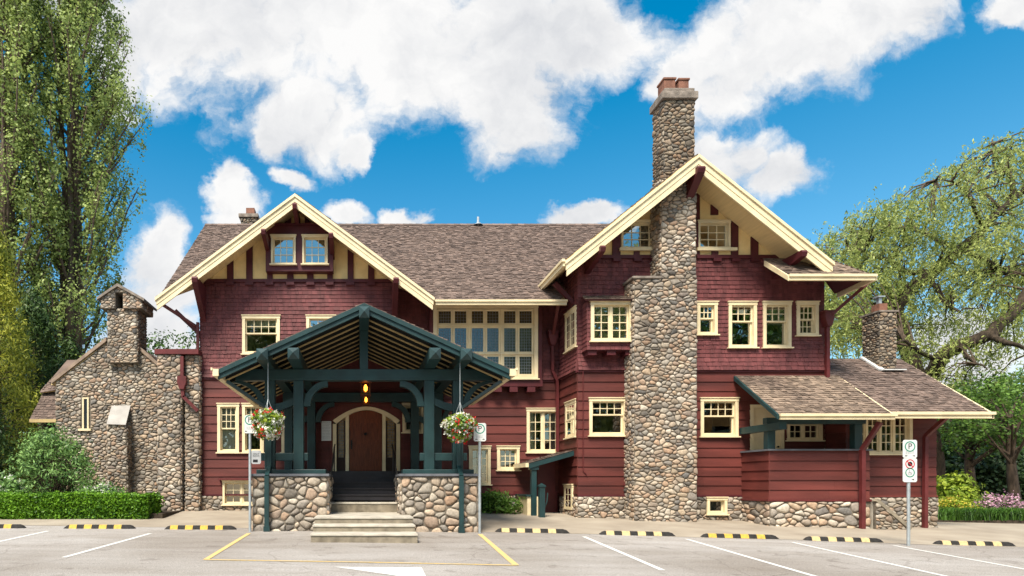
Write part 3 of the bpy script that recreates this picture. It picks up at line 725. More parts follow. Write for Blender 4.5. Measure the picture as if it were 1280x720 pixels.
def oriel_left():
    D0 = DL-.30; m = MB(); a, b, c, d = wh(332,284,416.5,337,D0); W1 = wh(339,295,369.7,331,D0); W2 = wh(378,295,409.7,331,D0)
    holes = [(q[0]+.04, q[1]-.04, q[2]+.04, q[3]-.04) for q in (W1, W2)]; M = FRONT(D0)
    backing(m, M, a, b, c, d, holes, -.05, .0, 0)
    m.box(a, a+.04, D0+.05, DL+.01, c, d); m.box(b-.04, b, D0+.05, DL+.01, c, d); m.box(a, b, D0+.0, DL+.01, d, d+.05); m.box(a, b, D0, DL+.01, c-.05, c)
    m.box(a-.12, b+.12, D0-.10, DL, d+.051, d+.09)
    m.build('oriel', M_MAR, house)
    for q in (W1, W2): window(house, M, *q, kind='ca', cols=3, rows=3, glass=M_GLASSH, case=.06, behind='blind', bdrop=.45, bmat=M_CURT)
oriel_left()
# ------------------------------------------------------------------ roofs
ME_D, ME_Z, RD, RZ = 19.25, R(5.88), 25.0, R(10.62); MS = (RZ-ME_Z)/(RD-ME_D)
def mz(y): return ME_Z+MS*(y-ME_D)
# front slope, cut along the valleys of the cross gables
gl_back = ME_D+(LA[1]-ME_Z)/MS; ye = 19.05
vyl = ME_D+(LA[1]-LS*4.32-ME_Z)/MS
main = roof(house, [(2.27, ye, mz(ye)), (6.2, ye, mz(ye)), (12.0, RD-.6, mz(RD-.6)), (12.0, RD, RZ), (LA[0], RD, RZ), (LA[0], gl_back, mz(gl_back)), (2.27, vyl, mz(vyl))], M_SHAKE, seed=1)
roof(house, [(-6.35, vyl, mz(vyl)), (LA[0], gl_back, mz(gl_back)), (LA[0], RD, RZ), (-6.35, RD, RZ)], M_SHAKE, seed=3, udir=(1,0,0))
bk = roof(house, [(14.4, 30.5, RZ-MS*5.5), (-6.35, 30.5, RZ-MS*5.5), (-6.35, RD, RZ), (14.4, RD, RZ)], M_SHAKE, seed=2, expo=.3, width=.4)
rc = MB()
for i in range(70):
    x = -6.36+i*.262; rc.add([(x, RD-.14, RZ-.07), (x+.27, RD-.14, RZ-.07), (x+.27, RD, RZ+.05), (x, RD, RZ+.06), (x, RD+.14, RZ-.07), (x+.27, RD+.14, RZ-.07)], [(0,1,2,3),(3,2,5,4)])
rc.build('ridge_cap', M_SHAKE, main)
def cross_gable(A, S, hw_l, hw_r, y0, yb, seed, eave_back):
    for sgn, hw in ((-1, hw_l), (1, hw_r)):
        ez = A[1]-S*hw; yv = ME_D+(ez-ME_Z)/MS
        c = [(A[0]+sgn*hw, y0, ez), (A[0]+sgn*hw, max(y0+.1, eave_back or yv), ez), (A[0], yb, A[1]), (A[0], y0, A[1])]
        if sgn < 0: c = [c[1], c[0], c[3], c[2]]
        roof(house, c, M_SHAKE, seed=seed+sgn, name='roof')
LF, RF = 19.0, 17.6
cross_gable(LA, LS, 4.30, 4.30, LF, gl_back, 10, None)
rg_back = ME_D+(RA[1]-ME_Z)/MS
cross_gable(RA, RS, 3.80, 3.85, RF, rg_back, 20, None)
def barge(A, S, hl, hr, y, h1):
    m = MB()
    for sgn, hw in ((-1, hl), (1, hr)):
        a = (A[0], A[1]); t = (A[0]+sgn*hw, A[1]-S*hw)
        def band(o0, o1, ya, yb, ext=0):
            p = (t[0]+sgn*ext, t[1]-S*ext)
            m.prism_xz([(a[0], a[1]-o0), (p[0], p[1]-o0), (p[0], p[1]-o1), (a[0], a[1]-o1)], ya, yb)
        band(.035, .13, y-.10, y-.001, .05); band(.131, h1*.62, y-.06, y-.001, .02); band(h1*.621, h1, y-.045, y-.001)
    return m.build('bargeboard', M_CREAM, house)
barge(LA, LS, 4.30, 4.30, LF, .44); barge(RA, RS, 3.80, 3.85, RF, .50)
def eaves():
    m = MB()
    y0 = 19.05; z0 = mz(y0)
    m.box(2.36, 6.45, y0-.09, y0-.003, z0-.15, z0-.03); m.box(2.34, 6.47, y0-.13, y0-.05, z0-.06, z0+.005)     # main eave gutter
    x = RA[0]-3.80; z = RA[1]-RS*3.80
    m.box(x-.10, x-.003, RF-.02, 20.0, z-.20, z-.02); m.box(x-.14, x-.06, RF-.06, 20.0, z-.08, z+.0)
    x = LA[0]-4.30; z = LA[1]-LS*4.30; m.box(x-.08, x-.003, LF, LF+.4, z-.16, z-.02)
    builds(m, 'gutter', M_CREAM, house)
    s = MB(); s.box(LGx1, RGx0, DM-.02, DM+.1, R(6.55), mz(DM)-.13); s.build('wall', M_MAR, house)
eaves()
# skirt roof on the right shoulder
def skirt():
    y0 = 17.35; z0 = R(5.92); xa, xb = 12.22, 14.62; cz = Vector((14.15, 18.42, R(6.80)))
    r = roof(house, [(xa, y0, z0), (xb, y0, z0), tuple(cz), (xa-.02, 18.42, R(6.80))], M_SHAKE2, seed=31, thick=.06, under=M_MAR)
    roof(house, [(xb, y0, z0), (14.80, 18.9, z0), (14.15, 18.9, R(6.80)), tuple(cz)], M_SHAKE2, seed=32, thick=.06, under=M_MAR)
    m = MB(); m.box(xa-.02, xb+.02, y0-.07, y0-.003, z0-.15, z0-.01); m.box(xa-.03, xb+.06, y0-.11, y0-.03, z0-.05, z0+.02)
    m.bar((xb+.05, y0-.05, z0-.075), (14.86, 18.9, z0-.075), .08, .14)
    m.prism_yz([(y0-.07, z0-.01), (18.3, R(6.70)), (18.3, R(6.54)), (y0-.07, z0-.16)], xa-.06, xa-.021)
    m.build('fascia', M_CREAM, r)
skirt()
# brackets
def brackets():
    def br(x, zt, y0, y1, drop, w=.15, name='bracket'):
        m = MB(); m.prism_yz([(y1, zt), (y0, zt), (y0-.04, zt-.06), (y0, zt-.17), (y1, zt-drop)], x-w/2, x+w/2)
        m.build('bracket', M_MAR, house)
    for x, zt in ((LA[0], LA[1]-.36), (X(330,LF), zl(X(330,LF))-.28), (X(414,LF), zl(X(414,LF))-.28)): br(x, zt, LF-.16, DL, .42, .13)
    for x in (LGx0+.12, LGx1-.12): br(x, zl(x)-.15, LF-.12, DL, 1.15, .17)
    br(RA[0]+.02, RA[1]-.42, RF-.16, DR, 1.15, .22); br(X(751,RF), zr(X(751,RF))-.30, RF-.16, DR, .40, .14); br(X(1000,RF), zr(X(1000,RF))-.30, RF-.16, DR, .42, .16)
    m = MB(); m.bar((LGx0, DL+.3, R(4.9)), (LGx0-.9, DL+.3, R(5.75)), .14, .14); m.build('bracket', M_MAR, house)
    m = MB(); m.bar((RGx0, 19.0, R(5.6)), (RGx0-.62, 19.0, R(6.25)), .12, .12); m.build('bracket', M_MAR, house)
brackets()
# ------------------------------------------------------------------ windows of the front
W = lambda *a, **k: window(house, *a, **k)
W(FL, *hL_up[0], cols=4, rows=2, split=.56, glass=M_GLASS, behind='blind', bdrop=.25); W(FL, *hL_up[1], cols=4, rows=2, split=.56, glass=M_GLASSH)
W(FL, *hL_low[0], cols=3, rows=3, split=.5, behind='blind', bdrop=.99, bmat=M_CURT); W(FL, *hL_low[1], cols=3, rows=3, split=.5, behind='blind', bdrop=.5)
W(FL, *hL_low[2], cols=2, rows=3, split=.5); W(FL, *hL_low[3], cols=2, rows=2, split=.5)
W(FM, *hM_low[0], kind='ca', leaves=1, cols=3, rows=4); W(FM, *hM_low[1], kind='ca', leaves=1, cols=3, rows=3)
W(FM, *hM_low[2], kind='ca', leaves=2, cols=2, rows=4, behind='curtain')
W(FR, *hR_low[0], cols=4, rows=2, split=.58); W(FR, *hR_low[1], cols=4, rows=2, split=.55, behind=None)
W(FR, *hR_low[3], kind='ca', leaves=2, cols=2, rows=2, case=.08)
W(FR, *hR_up[0], cols=3, rows=2, split=.52, glass=M_GLASSH); W(FR, *hR_up[1], cols=3, rows=2, split=.60, glass=M_GLASSH); W(FR, *hR_up[2], cols=3, rows=2, split=.60, glass=M_GLASSH, behind='blind', bdrop=.45); W(FR, *hR_up[3], cols=3, rows=2, lcols=3, lrows=2, split=.5)
W(SIDE, *hS_low[0], cols=3, rows=2, lcols=1, split=.5, flush=True); W(SIDE, *hS_up[0], kind='ca', leaves=2, cols=2, rows=4, flush=True)
W(FR, *wh(776,277,816,311,DR), kind='ca', cols=3, rows=3, glass=M_GLASSH, case=.06, behind='blind', bdrop=.5, bmat=M_CURT); W(FR, *wh(872,277,912,311,DR), kind='ca', cols=3, rows=3, glass=M_GLASSH, case=.06)
def sill_board(px0, px1, py0, py1):
    m = MB(); m.mbox(FR, X(px0,DR), X(px1,DR), Z(py1,DR), Z(py0,DR), .046, .12); m.build('sill', M_CREAM, house)
sill_board(773,820,311,314.5); sill_board(869.5,919,311,314.5)
def art_window():
    D0 = 20.12; M = FRONT(D0); q = wh(541.5,381,672,474,D0); m = MB()
    for x0, x1 in ((q[0]-.12, q[0]-.002), (q[1]+.002, q[1]+.14)): m.box(x0, x1, D0-.01, DM+.02, q[2]-.22, q[3]+.3)
    m.box(q[0]-.14, q[1]+.16, D0-.03, DM, q[2]-.24, q[2]-.04)
    for px in (600,622,642,664): m.box(X(px,D0)-.13, X(px,D0)+.13, D0-.02, DM-.06, q[2]-.42, q[2]-.245)
    m.build('oriel', M_MAR, house)
    W(M, *q, kind='grid', cols=6, rows=3, glass=M_GLASSL, case=.12, lead=True)
art_window()
def oriel_right():
    D0 = DR-.42; M = FRONT(D0); a, b, c, d = X(734,D0), X(794,D0), Z(437,D0), Z(377,D0); q = wh(738,377.5,790,427,D0); m = MB()
    hole = [(q[0]+.03, q[1]-.03, q[2]+.03, q[3]-.03)]
    backing(m, M, a, b, c, d, hole, -.04, -.02, 1); siding(m, M, a, b, c, d, hole, .13, lap=.022, seed=60, shingle=.15)
    L_ = LEFT(a); siding(m, L_, D0-.02, DR, c, d, [], .13, lap=.022, seed=61, shingle=.15)
    m.box(a, b, D0+.02, DR, c-.03, c, 1); m.box(b-.03, b-.001, D0+.02, DR, c, d, 1)
    for px in (741,765,788): x = X(px,D0); m.box(x-.13, x+.13, D0+.04, DR-.04, c-.15, c-.031, 1)
    o = m.build('oriel', [M_SHNG, M_MAR], house)
    roof(house, [(a-.12, D0-.16, d+.03), (b+.06, D0-.16, d+.03), (b+.06, DR-.03, d+.28), (a+.02, DR-.03, d+.28)], M_SHAKE2, seed=64, thick=.05, expo=.11, under=M_MAR, name='oriel_roof')
    window(o, M, *q, kind='ca', leaves=2, cols=2, rows=4, glass=M_GLASSH, behind='blind', bdrop=1.0) if False else W(M, *q, kind='ca', leaves=2, cols=2, rows=4, glass=M_GLASSH, behind='blind', bdrop=.97)
oriel_right()
# ------------------------------------------------------------------ foundations
def fnd(x0, x1, y0, y1, zt, seed, holes=(), faces='f', size=.14):
    zb = min(g(x0, y0), g(x1, y0))-.1
    return stone_block('foundation', house, x0, x1, y0, y1, zb, zt, size, faces, seed, holes=holes)
fnd(LGx0, 2.7, DL-.05, DL+.35, FND-.055, 101, [(bw[0]+.02, bw[1]-.02, bw[2], bw[3])])
fnd(2.75, 5.3, DM-.05, DM+.3, FND-.055, 102)
fnd(RGx0-.03, X(797,DR), DR-.08, DR+.4, FND-.055, 103, faces='fl')
b2 = wh(883,622,908,643,DR-.05)
fnd(X(869,DR), 11.9, DR-.05, DR+.3, FND-.055, 104, [b2])
def base_win(q, D, **k):
    M = FRONT(D); W(M, *q, **k)
base_win(bw, DL-.05, kind='ca', leaves=2, cols=2, rows=3, case=.07); base_win(b2, DR-.05, kind='ca', leaves=1, cols=1, rows=1, case=.08)
m = MB(); m.box(bw[0]-.12, bw[1]+.1, DL-.22, DL+.02, bw[3]+.02, bw[3]+.07); m.build('window_hood', M_MARP, house)
# ------------------------------------------------------------------ big chimney
def chimney():
    D0 = 18.05; x0, x1 = X(793,D0), X(871,D0); zs_ = R(6.06); zb = g(9, 18)-.15
    c = stone_block('chimney', house, x0, x1, D0, DR+.05, zb, zs_, .142, 'fl', 200)
    xa, xb = X(827,D0), x1; s2 = stone_block('chimney_shaft', c, xa, xb-.02, D0+.01, DR+.05, zs_+.001, R(9.05), .135, 'fl', 210)
    xu, xv = 9.03, 9.93
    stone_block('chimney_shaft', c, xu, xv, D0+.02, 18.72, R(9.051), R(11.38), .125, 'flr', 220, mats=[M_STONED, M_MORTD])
    m = MB(); m.box(x0-.08, xa-.002, D0-.07, DR, zs_+.002, zs_+.075); m.build('shoulder_cap', M_CAPST, c, .015)
    m = MB(); m.box(xu-.085, xv+.075, D0-.09, 18.80, R(11.381), R(11.60)); m.box(xu+.0, xv-.0, D0-.02, 18.72, R(11.601), R(11.73)); m.build('chimney_cap', M_CAPST, c, .02)
    for a, b, h in ((9.06, 9.40, .36), (9.50, 9.80, .34)):
        m = MB(); y0 = 18.12; y1 = 18.5; z = R(11.731)
        m.box(a, b, y0, y1, z, z+h-.06); m.box(a-.025, b+.025, y0-.025, y1+.025, z+h-.06, z+h); m.build('chimney_pot', M_TERRA, c, .01)
chimney()
def small_chimneys():
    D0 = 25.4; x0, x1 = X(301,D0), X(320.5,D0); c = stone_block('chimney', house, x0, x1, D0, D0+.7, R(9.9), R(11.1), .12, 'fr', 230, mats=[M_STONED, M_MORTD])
    m = MB(); m.box(x0-.08, x1+.08, D0-.08, D0+.78, R(11.1), R(11.24)); m.build('chimney_cap', M_CAPST, c)
    m = MB(); m.box(x0+.2, x1-.1, D0+.1, D0+.5, R(11.24), R(11.55)); m.build('chimney_pot', M_TERRA, c)
    m = MB(); p = Vector((X(597,RD), RD-.1, RZ)); m.tube([p+Vector((0,0,-.1)), p+Vector((0,0,.28))], .05); m.lathe([(.2,-.06),(.06,.06)], p, 10); m.build('vent_pipe', M_METAL, house)
small_chimneys()
# ------------------------------------------------------------------ entrance porch
PCX = .10; PA = R(4.32); PS = .455; PF = 14.6; PHW = 3.50; PB = DL-.03
pz = lambda x: PA-PS*abs(x-PCX)
def porch():
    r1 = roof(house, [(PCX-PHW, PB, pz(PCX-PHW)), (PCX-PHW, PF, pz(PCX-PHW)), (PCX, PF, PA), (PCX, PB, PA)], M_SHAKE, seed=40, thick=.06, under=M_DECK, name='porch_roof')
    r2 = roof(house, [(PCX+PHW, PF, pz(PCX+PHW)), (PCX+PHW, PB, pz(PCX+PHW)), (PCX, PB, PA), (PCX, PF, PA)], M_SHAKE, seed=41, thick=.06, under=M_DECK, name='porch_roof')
    for r, s in ((r1, -1), (r2, 1)):
        m = MB(); e = PCX+s*PHW
        def band(o0, o1, ya, yb): m.prism_xz([(PCX, PA-o0), (e, pz(e)-o0), (e, pz(e)-o1), (PCX, PA-o1)], ya, yb)
        band(.02, .13, PF-.10, PF-.001); band(.131, .245, PF-.06, PF+.02); m.build('bargeboard', M_GREEN, r)
        k = MB(); k.box(e-s*.03, e+s*.11, PF-.13, PB, pz(e)-.17, pz(e)-.005); k.box(e+s*.11, e+s*.15, PF-.15, PB, pz(e)-.04, pz(e)+.02); k.build('gutter', M_CREAM, r)
        for i in range(11):
            y = PF+.10+i*.52; m = MB(); a = PCX+s*.05; b = e-s*.02
            m.prism_xz([(a, pz(a)-.066), (b, pz(b)-.066), (b, pz(b)-.15), (a, pz(a)-.16)], y, y+.075, 0); m.prism_xz([(a, pz(a)-.161), (b, pz(b)-.151), (b, pz(b)-.176), (a, pz(a)-.186)], y-.004, y+.079, 1); m.build('rafter', [M_DECK, M_RAFT], r)  # tan strip paints in the lit lower edge of each dark rafter
    # timbers
    plates = [PCX-2.42, PCX-1.68, PCX+1.68, PCX+2.42]
    m = MB(); m.box(PCX-3.3, PCX+3.3, 15.6, 15.84, R(2.64), R(2.93)); m.box(PCX-2.6, PCX+2.6, 19.66, 19.9, R(2.64), R(2.93)); builds(m, 'tie_beam', M_GREEN, house, .012)
    def pyr(m, x0, x1, z0, z1, y, t):
        m.add([(x0,y,z0),(x1,y,z0),(x1,y,z1),(x0,y,z1),((x0+x1)/2,y-t,(z0+z1)/2)], [(0,1,4),(1,2,4),(2,3,4),(3,0,4)])
    for x in plates:
        m = MB(); zt = min(R(3.21), pz(x)-.02) if abs(x-PCX) < 2 else R(3.19)
        m.box(x-.135, x+.135, 14.40, PB, zt-.27, zt); pyr(m, x-.135, x+.135, zt-.27, zt, 14.40, .11); m.build('plate_beam', M_GREEN, house)
    m = MB(); m.box(PCX-.12, PCX+.12, 14.40, PB, PA-.40, PA-.13); pyr(m, PCX-.12, PCX+.12, PA-.40, PA-.13, 14.40, .1); m.build('ridge_beam', M_GREEN, house)
    m = MB(); m.box(PCX-.105, PCX+.105, 15.62, 15.82, R(2.93), PA-.41); m.build('king_post', M_GREEN, house)
    for i, x in enumerate(plates):
        for y in (15.6, 19.68):
            zb = R(.27) if y < 17 else R(.38)
            m = MB(); m.box(x-.13, x+.13, y, y+.26, zb, R(2.64)); m.build('post', M_GREEN, house, .012)
    def arc(x0, z0, x1, z1, y0, y1, bulge, th):
        m = MB(); n = 10; a = []; b = []
        for i in range(n+1):
            t = i/n*math.pi/2; c, s = math.cos(t), math.sin(t)
            a.append((x0+(x1-x0)*(1-c), z0+(z1-z0)*s)); 
        sx = 1 if x1 > x0 else -1
        for i in range(n+1):
            t = i/n*math.pi/2; c, s = math.cos(t), math.sin(t)
            b.append((x0+sx*th+(x1-x0-sx*0)*(1-c)*1.0, z0+(z1-z0-th*0)*s-th*.0))
        for i in range(n): m.prism_xz([a[i], a[i+1], b[i+1], b[i]], y0, y1)
        m.build('brace', M_GREEN, house)
    for y in (15.64, 19.70):
        for s in (-1, 1):
            xi = PCX+s*1.68; xo = PCX+s*2.42
            # curved knee braces beside the inner posts, and the swept rail between the two posts
            m = MB(); n = 12
            r0, r1 = .62, .40; cx, cz = xi-s*(.13+r0), R(2.64)-r0*0-.0
            for i in range(n):
                t0, t1 = math.pi/2*i/n, math.pi/2*(i+1)/n
                q = lambda t, r: (xi-s*.13-s*(.62-.62*math.cos(t))*1.0+s*0-(0 if r else 0), R(2.64)-.66+.66*math.sin(t))
                pa, pb = q(t0, 0), q(t1, 0)
                m.prism_xz([pa, pb, (pb[0]-s*.17*math.cos(t1)-0, pb[1]-.17*math.sin(t1)*.9), (pa[0]-s*.17*math.cos(t0), pa[1]-.17*math.sin(t0)*.9)], y, y+.16)
            m.build('brace', M_GREEN, house)
            m = MB(); n = 10
            for i in range(n):
                f = lambda k: (xo+(xi-xo)*(.16+.68*k/n), R(2.02)-.16*math.sin(math.pi*(.5+.5*k/n))*1.0+.0)
                pa, pb = f(i), f(i+1); m.prism_xz([pa, pb, (pb[0], pb[1]+.19), (pa[0], pa[1]+.19)], y, y+.14)
            m.build('brace', M_GREEN, house)
            # brace outside the outer post
            m = MB(); n = 8
            for i in range(n):
                f = lambda k: (xo+s*(.13+.72*(1-math.cos(math.pi/2*k/n))), R(2.64)-.62+.62*math.sin(math.pi/2*k/n))
                pa, pb = f(i), f(i+1); m.prism_xz([pa, pb, (pb[0]+s*.14, pb[1]-.05), (pa[0]+s*.14, pa[1]-.05)], y, y+.14)
            m.build('brace', M_GREEN, house)
    for s in (-1, 1):
        xi, xo = PCX+s*1.68, PCX+s*2.42
        m = MB(); m.box(min(xi, xo)-.24, max(xi, xo)+.24, 15.66, 15.80, R(.58), R(.78)); m.build('rail', M_GREEN, house, .01)
        x0, x1 = (PCX-2.78, PCX-.92) if s < 0 else (PCX+.94, PCX+2.84)
        p = stone_block('pedestal', house, x0, x1, 15.2, 16.9, g(x0, 15.2)-.1, R(.17), .118, 'flr', 300+s, mats=[M_STONEL, M_MORT], h=.05, big=1.45, aspect=1.3)
        m = MB(); m.box(x0-.06, x1+.05, 15.12, 16.95, R(.171), R(.235)); m.build('coping', M_SLATE, p, .01)
        m = MB(); m.box(x0+.05, x1-.05, 15.42, 15.98, R(.236), R(.35)); m.build('sill_plate', M_GREEN, p, .01)
        xs0 = x1-.28 if s < 0 else x0; q = stone_block('cheek_wall', p, xs0, xs0+.28, 16.95, 18.6, g(0, 17)-.1, R(.17), .115, 'flr', 310+s, h=.045, big=1.3)
        # green downpipe
        m = MB(); xp = PCX+s*2.43-(.02 if s > 0 else -.02); ex = PCX+s*(PHW+.05)
        m.bar((PCX+s*3.34, 14.78, R(2.48)), (xp+s*.0, 15.52, R(1.86)), .07, .07); m.box(xp-.05, xp+.05, 15.48, 15.585, R(.38), R(1.92))
        m.bar((xp, 15.53, R(.42)), (xp, 15.06, R(.16)), .10, .10); m.box(xp-.055, xp+.055, 15.02, 15.12, g(xp, 15.1)+.1, R(.18)); m.box(xp-.075, xp+.075, 15.0, 15.13, g(xp, 15.1), g(xp, 15.1)+.13)
        m.build('downpipe', M_GREEN, house)
    # floor and stairs
    f = MB(); f.box(-5.2+2.4, 2.9, 18.5, DL+.6, R(.30), R(.37)); f.box(-2.78, 2.9, 18.5, 18.6, R(-1.2), R(.30)); f.build('porch_floor', M_DSTEP, house)
    stt = MB(); y = 16.5; z = -.48
    zz = [-.31, -.14, .03, .20]; yy = [16.9, 17.3, 17.7, 18.1]
    for a, b in zip(yy, zz):
        stt.box(-.82, 1.04, a, 18.5, R(b-.17)+.002, R(b-.035)); stt.box(-.82, 1.04, a-.03, 18.5, R(b-.035), R(b))
    stt.build('stair', M_DSTEP, house)
    cs = MB(); gz = g(0, 13)
    for x0, x1, y0, za in ((-1.06,1.24,13.05,-1.09), (-1.06,1.24,13.65,-.94), (-1.06,1.24,14.2,-.79), (-.815,1.035,16.45,-.52)):
        cs.box(x0, x1, y0+.02, 16.9, R(za-.30), R(za-.05), 1); cs.box(x0-.01, x1+.01, y0, 16.9, R(za-.05)+.001, R(za), 0)  # risers coloured darker than the treads, painting in light from above
    cs.build('step', [M_CONC, M_STEPR], house, .012)
    # handrails
    for x in (-.78, 1.0):
        m = MB(); m.tube([(x, 15.9, R(-.05)), (x, 16.2, R(.22)), (x, 17.0, R(.42)), (x, 18.4, R(1.05)), (x, 18.9, R(1.2))], .022); m.tube([(x, 18.4, R(.3)), (x, 18.4, R(1.05))], .02); m.tube([(x, 16.4, R(-.5)), (x, 16.4, R(.27))], .02)
        m.build('handrail', M_BLACKM, house)
porch()
def entrance():
    D0 = DL+.10; M = FRONT(D0); x0, x1 = X(416,DL), X(500,DL); xc = (x0+x1)/2; zb = R(.375); zsp = R(2.06); ztop = R(2.52)
    hw = (x1-x0)/2
    def arch(x, off=0): t = (x-xc)/hw; return zsp+(ztop-zsp)*(1-abs(t)**1.9)-off if abs(t) < 1 else zsp-off
    m = MB(); n = 24; w = .12
    out = [(x0, zb)]+[(xc+hw*math.cos(math.pi-math.pi*i/n), 0) for i in range(n+1)]+[(x1, zb)]
    # arched casing
    pts = [(xc-hw*math.cos(math.pi*i/n)) for i in range(n+1)]
    for a, b in zip(pts, pts[1:]):
        ka = xc+(a-xc)*(1-w/hw); kb = xc+(b-xc)*(1-w/hw)
        m.prism_xz([(a, arch(a)), (b, arch(b)), (kb, arch(b)-w*(.9)), (ka, arch(a)-w*(.9))], D0-.12, D0+.02)
    m.box(x0, x0+w, D0-.12, D0+.02, zb, zsp-w*.9); m.box(x1-w, x1, D0-.12, D0+.02, zb, zsp-w*.9)
    for px in (434, 480): x = X(px,DL); m.box(x-.055, x+.055, D0-.09, D0+.02, zb, arch(x)-w*.9)
    w0 = m.build('door_frame', M_CREAM, house)
    d = MB(); a, b = X(436.4,DL), X(477.6,DL)
    k = 12; xs_ = [a+(b-a)*i/k for i in range(k+1)]
    for s, e in zip(xs_, xs_[1:]): d.prism_xz([(s, zb), (e, zb), (e, arch(e)-w*.88), (s, arch(s)-w*.88)], D0+.0, D0+.05)
    for x in (a+.07, b-.07, (a+b)/2-.17, (a+b)/2+.17, (a+b)/2): wd = .06 if x in (a+.07, b-.07) else .02; d.box(x-wd, x+wd, D0-.03, D0-.001, zb+.02, R(2.05))
    for z in (R(.5), R(1.35), R(2.05)): d.box(a+.01, b-.01, D0-.035, D0-.031, z-.07, z+.07)
    dd = d.build('door', M_WOOD, house)
    hdl = MB(); hdl.box(a+.05, a+.10, D0-.055, D0-.036, R(1.12), R(1.42)); hdl.tube([(a+.075, D0-.12, R(1.25)), (a+.075, D0-.05, R(1.25))], .03); hdl.lathe([(.0,-.05),(.05,-.03),(.05,.03),(0,.05)], ((a+b)/2, D0-.06, R(1.62))); hdl.build('handle', M_BLACKM, dd)
    for p0, p1 in ((x0+w, X(434,DL)-.055), (X(480,DL)+.055, x1-w)):
        s = MB(); s.box(p0, p1, D0+.01, D0+.04, zb, R(.85)); s.box(p0, p0+.06, D0-.02, D0+.01, zb, zsp); s.box(p1-.06, p1, D0-.02, D0+.01, zb, zsp); 
        ss = s.build('sidelight', M_DARKW, house)
        gq = MB(); mid = (p0+p1)/2; gq.add([(p0, D0+.03, R(.85)), (p1, D0+.03, R(.85)), (p1, D0+.03, arch(p1)-.1), (p0, D0+.03, arch(p0)-.1)], [(0,1,2,3)]); gq.build('pane', M_AMBER, ss)
        lq = MB()
        for i in range(1, 4): x = p0+.06+(p1-p0-.12)*i/4; lq.box(x-.007, x+.007, D0+.015, D0+.025, R(.85), zsp)
        for i in range(14): z = R(.85)+i*.093; lq.box(p0+.06, p1-.06, D0+.014, D0+.024, z-.007, z+.007)
        lq.build('lead_came', M_LEAD, ss)
    hall = MB(); hall.box(x0-.3, x1+.3, D0+.9, D0+.95, R(.2), R(2.8)); hall.build('interior_wall', M_ROOM, house)
    sp = MB()     # wall filling above the arch
    lx, rx, tz = hL_low[4][0], hL_low[4][1], hL_low[4][3]
    xs2 = [lx]+pts+[rx]
    for s, e in zip(xs2, xs2[1:]):
        if e-s < .001: continue
        zs1 = arch(s) if x0 <= s <= x1 else zb; zs2 = arch(e) if x0 <= e <= x1 else zb
        if e <= x0+1e-6 or s >= x1-1e-6: zs1 = zs2 = zb
        sp.prism_xz([(s, zs1), (e, zs2), (e, tz), (s, tz)], DL+.0, DL+.06)
    sp.build('wall', M_CLAP, house)
entrance()
# ------------------------------------------------------------------ side entry lean-to
def lean_to():
    y0, y1 = 18.95, DM-.04; xr, xl = RGx0-.04, 5.25; zt, zl_ = R(1.02), R(.62)
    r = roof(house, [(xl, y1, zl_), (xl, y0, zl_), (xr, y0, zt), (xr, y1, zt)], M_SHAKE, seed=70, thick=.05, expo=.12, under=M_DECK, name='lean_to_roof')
    m = MB(); m.prism_xz([(xl, zl_-.02), (xr, zt-.02), (xr, zt-.16), (xl, zl_-.16)], y0-.06, y0-.003); m.build('bargeboard', M_GREEN, r)
    m = MB(); m.box(xl-.10, xl-.003, y0-.04, y1, zl_-.12, zl_+.01); m.build('gutter', M_CREAM, r)
    m = MB(); m.box(xl+.10, xl+.26, y0+.02, y0+.18, g(xl, y0)-.02, zl_-.1); m.box(xl+.04, xl+.32, y0-.02, y0+.2, zl_-.2, zl_-.06); m.build('post', M_GREEN, house)
    m = MB(); m.box(xl-.02, xl+.09, y0+.06, DM-.1, R(-1.05), R(-.42)); m.box(xl+.27, xl+.36, y0+.06, y0+.14, R(-1.08), R(-.42)); pnl = m.build('railing_panel', M_CREAM, house)
    t = MB(); t.box(xl-.06, xl+.12, y0+.02, DM-.1, R(-.42)+.001, R(-.36)); t.build('top_rail', M_GREEN, pnl)
    w = MB(); w.box(xl-.1, xr-.02, DM-.035, DM-.005, R(-1.3), FND+.1); w.box(xl+.7, xl+1.3, DM-.055, DM-.036, R(-1.1), R(.75)); w.build('side_door', M_MARP, house)
lean_to()
stone_block('foundation', house, RGx0-.02, RGx0+.3, DR+.33, 20.3, R(-1.3), FND-.06, .14, 'l', 120)
W(LEFT(RGx0-.03), 19.0, 19.75, R(-.85), R(-.05), kind='ca', leaves=1, cols=2, rows=3, case=.07, sill=False, flush=True)
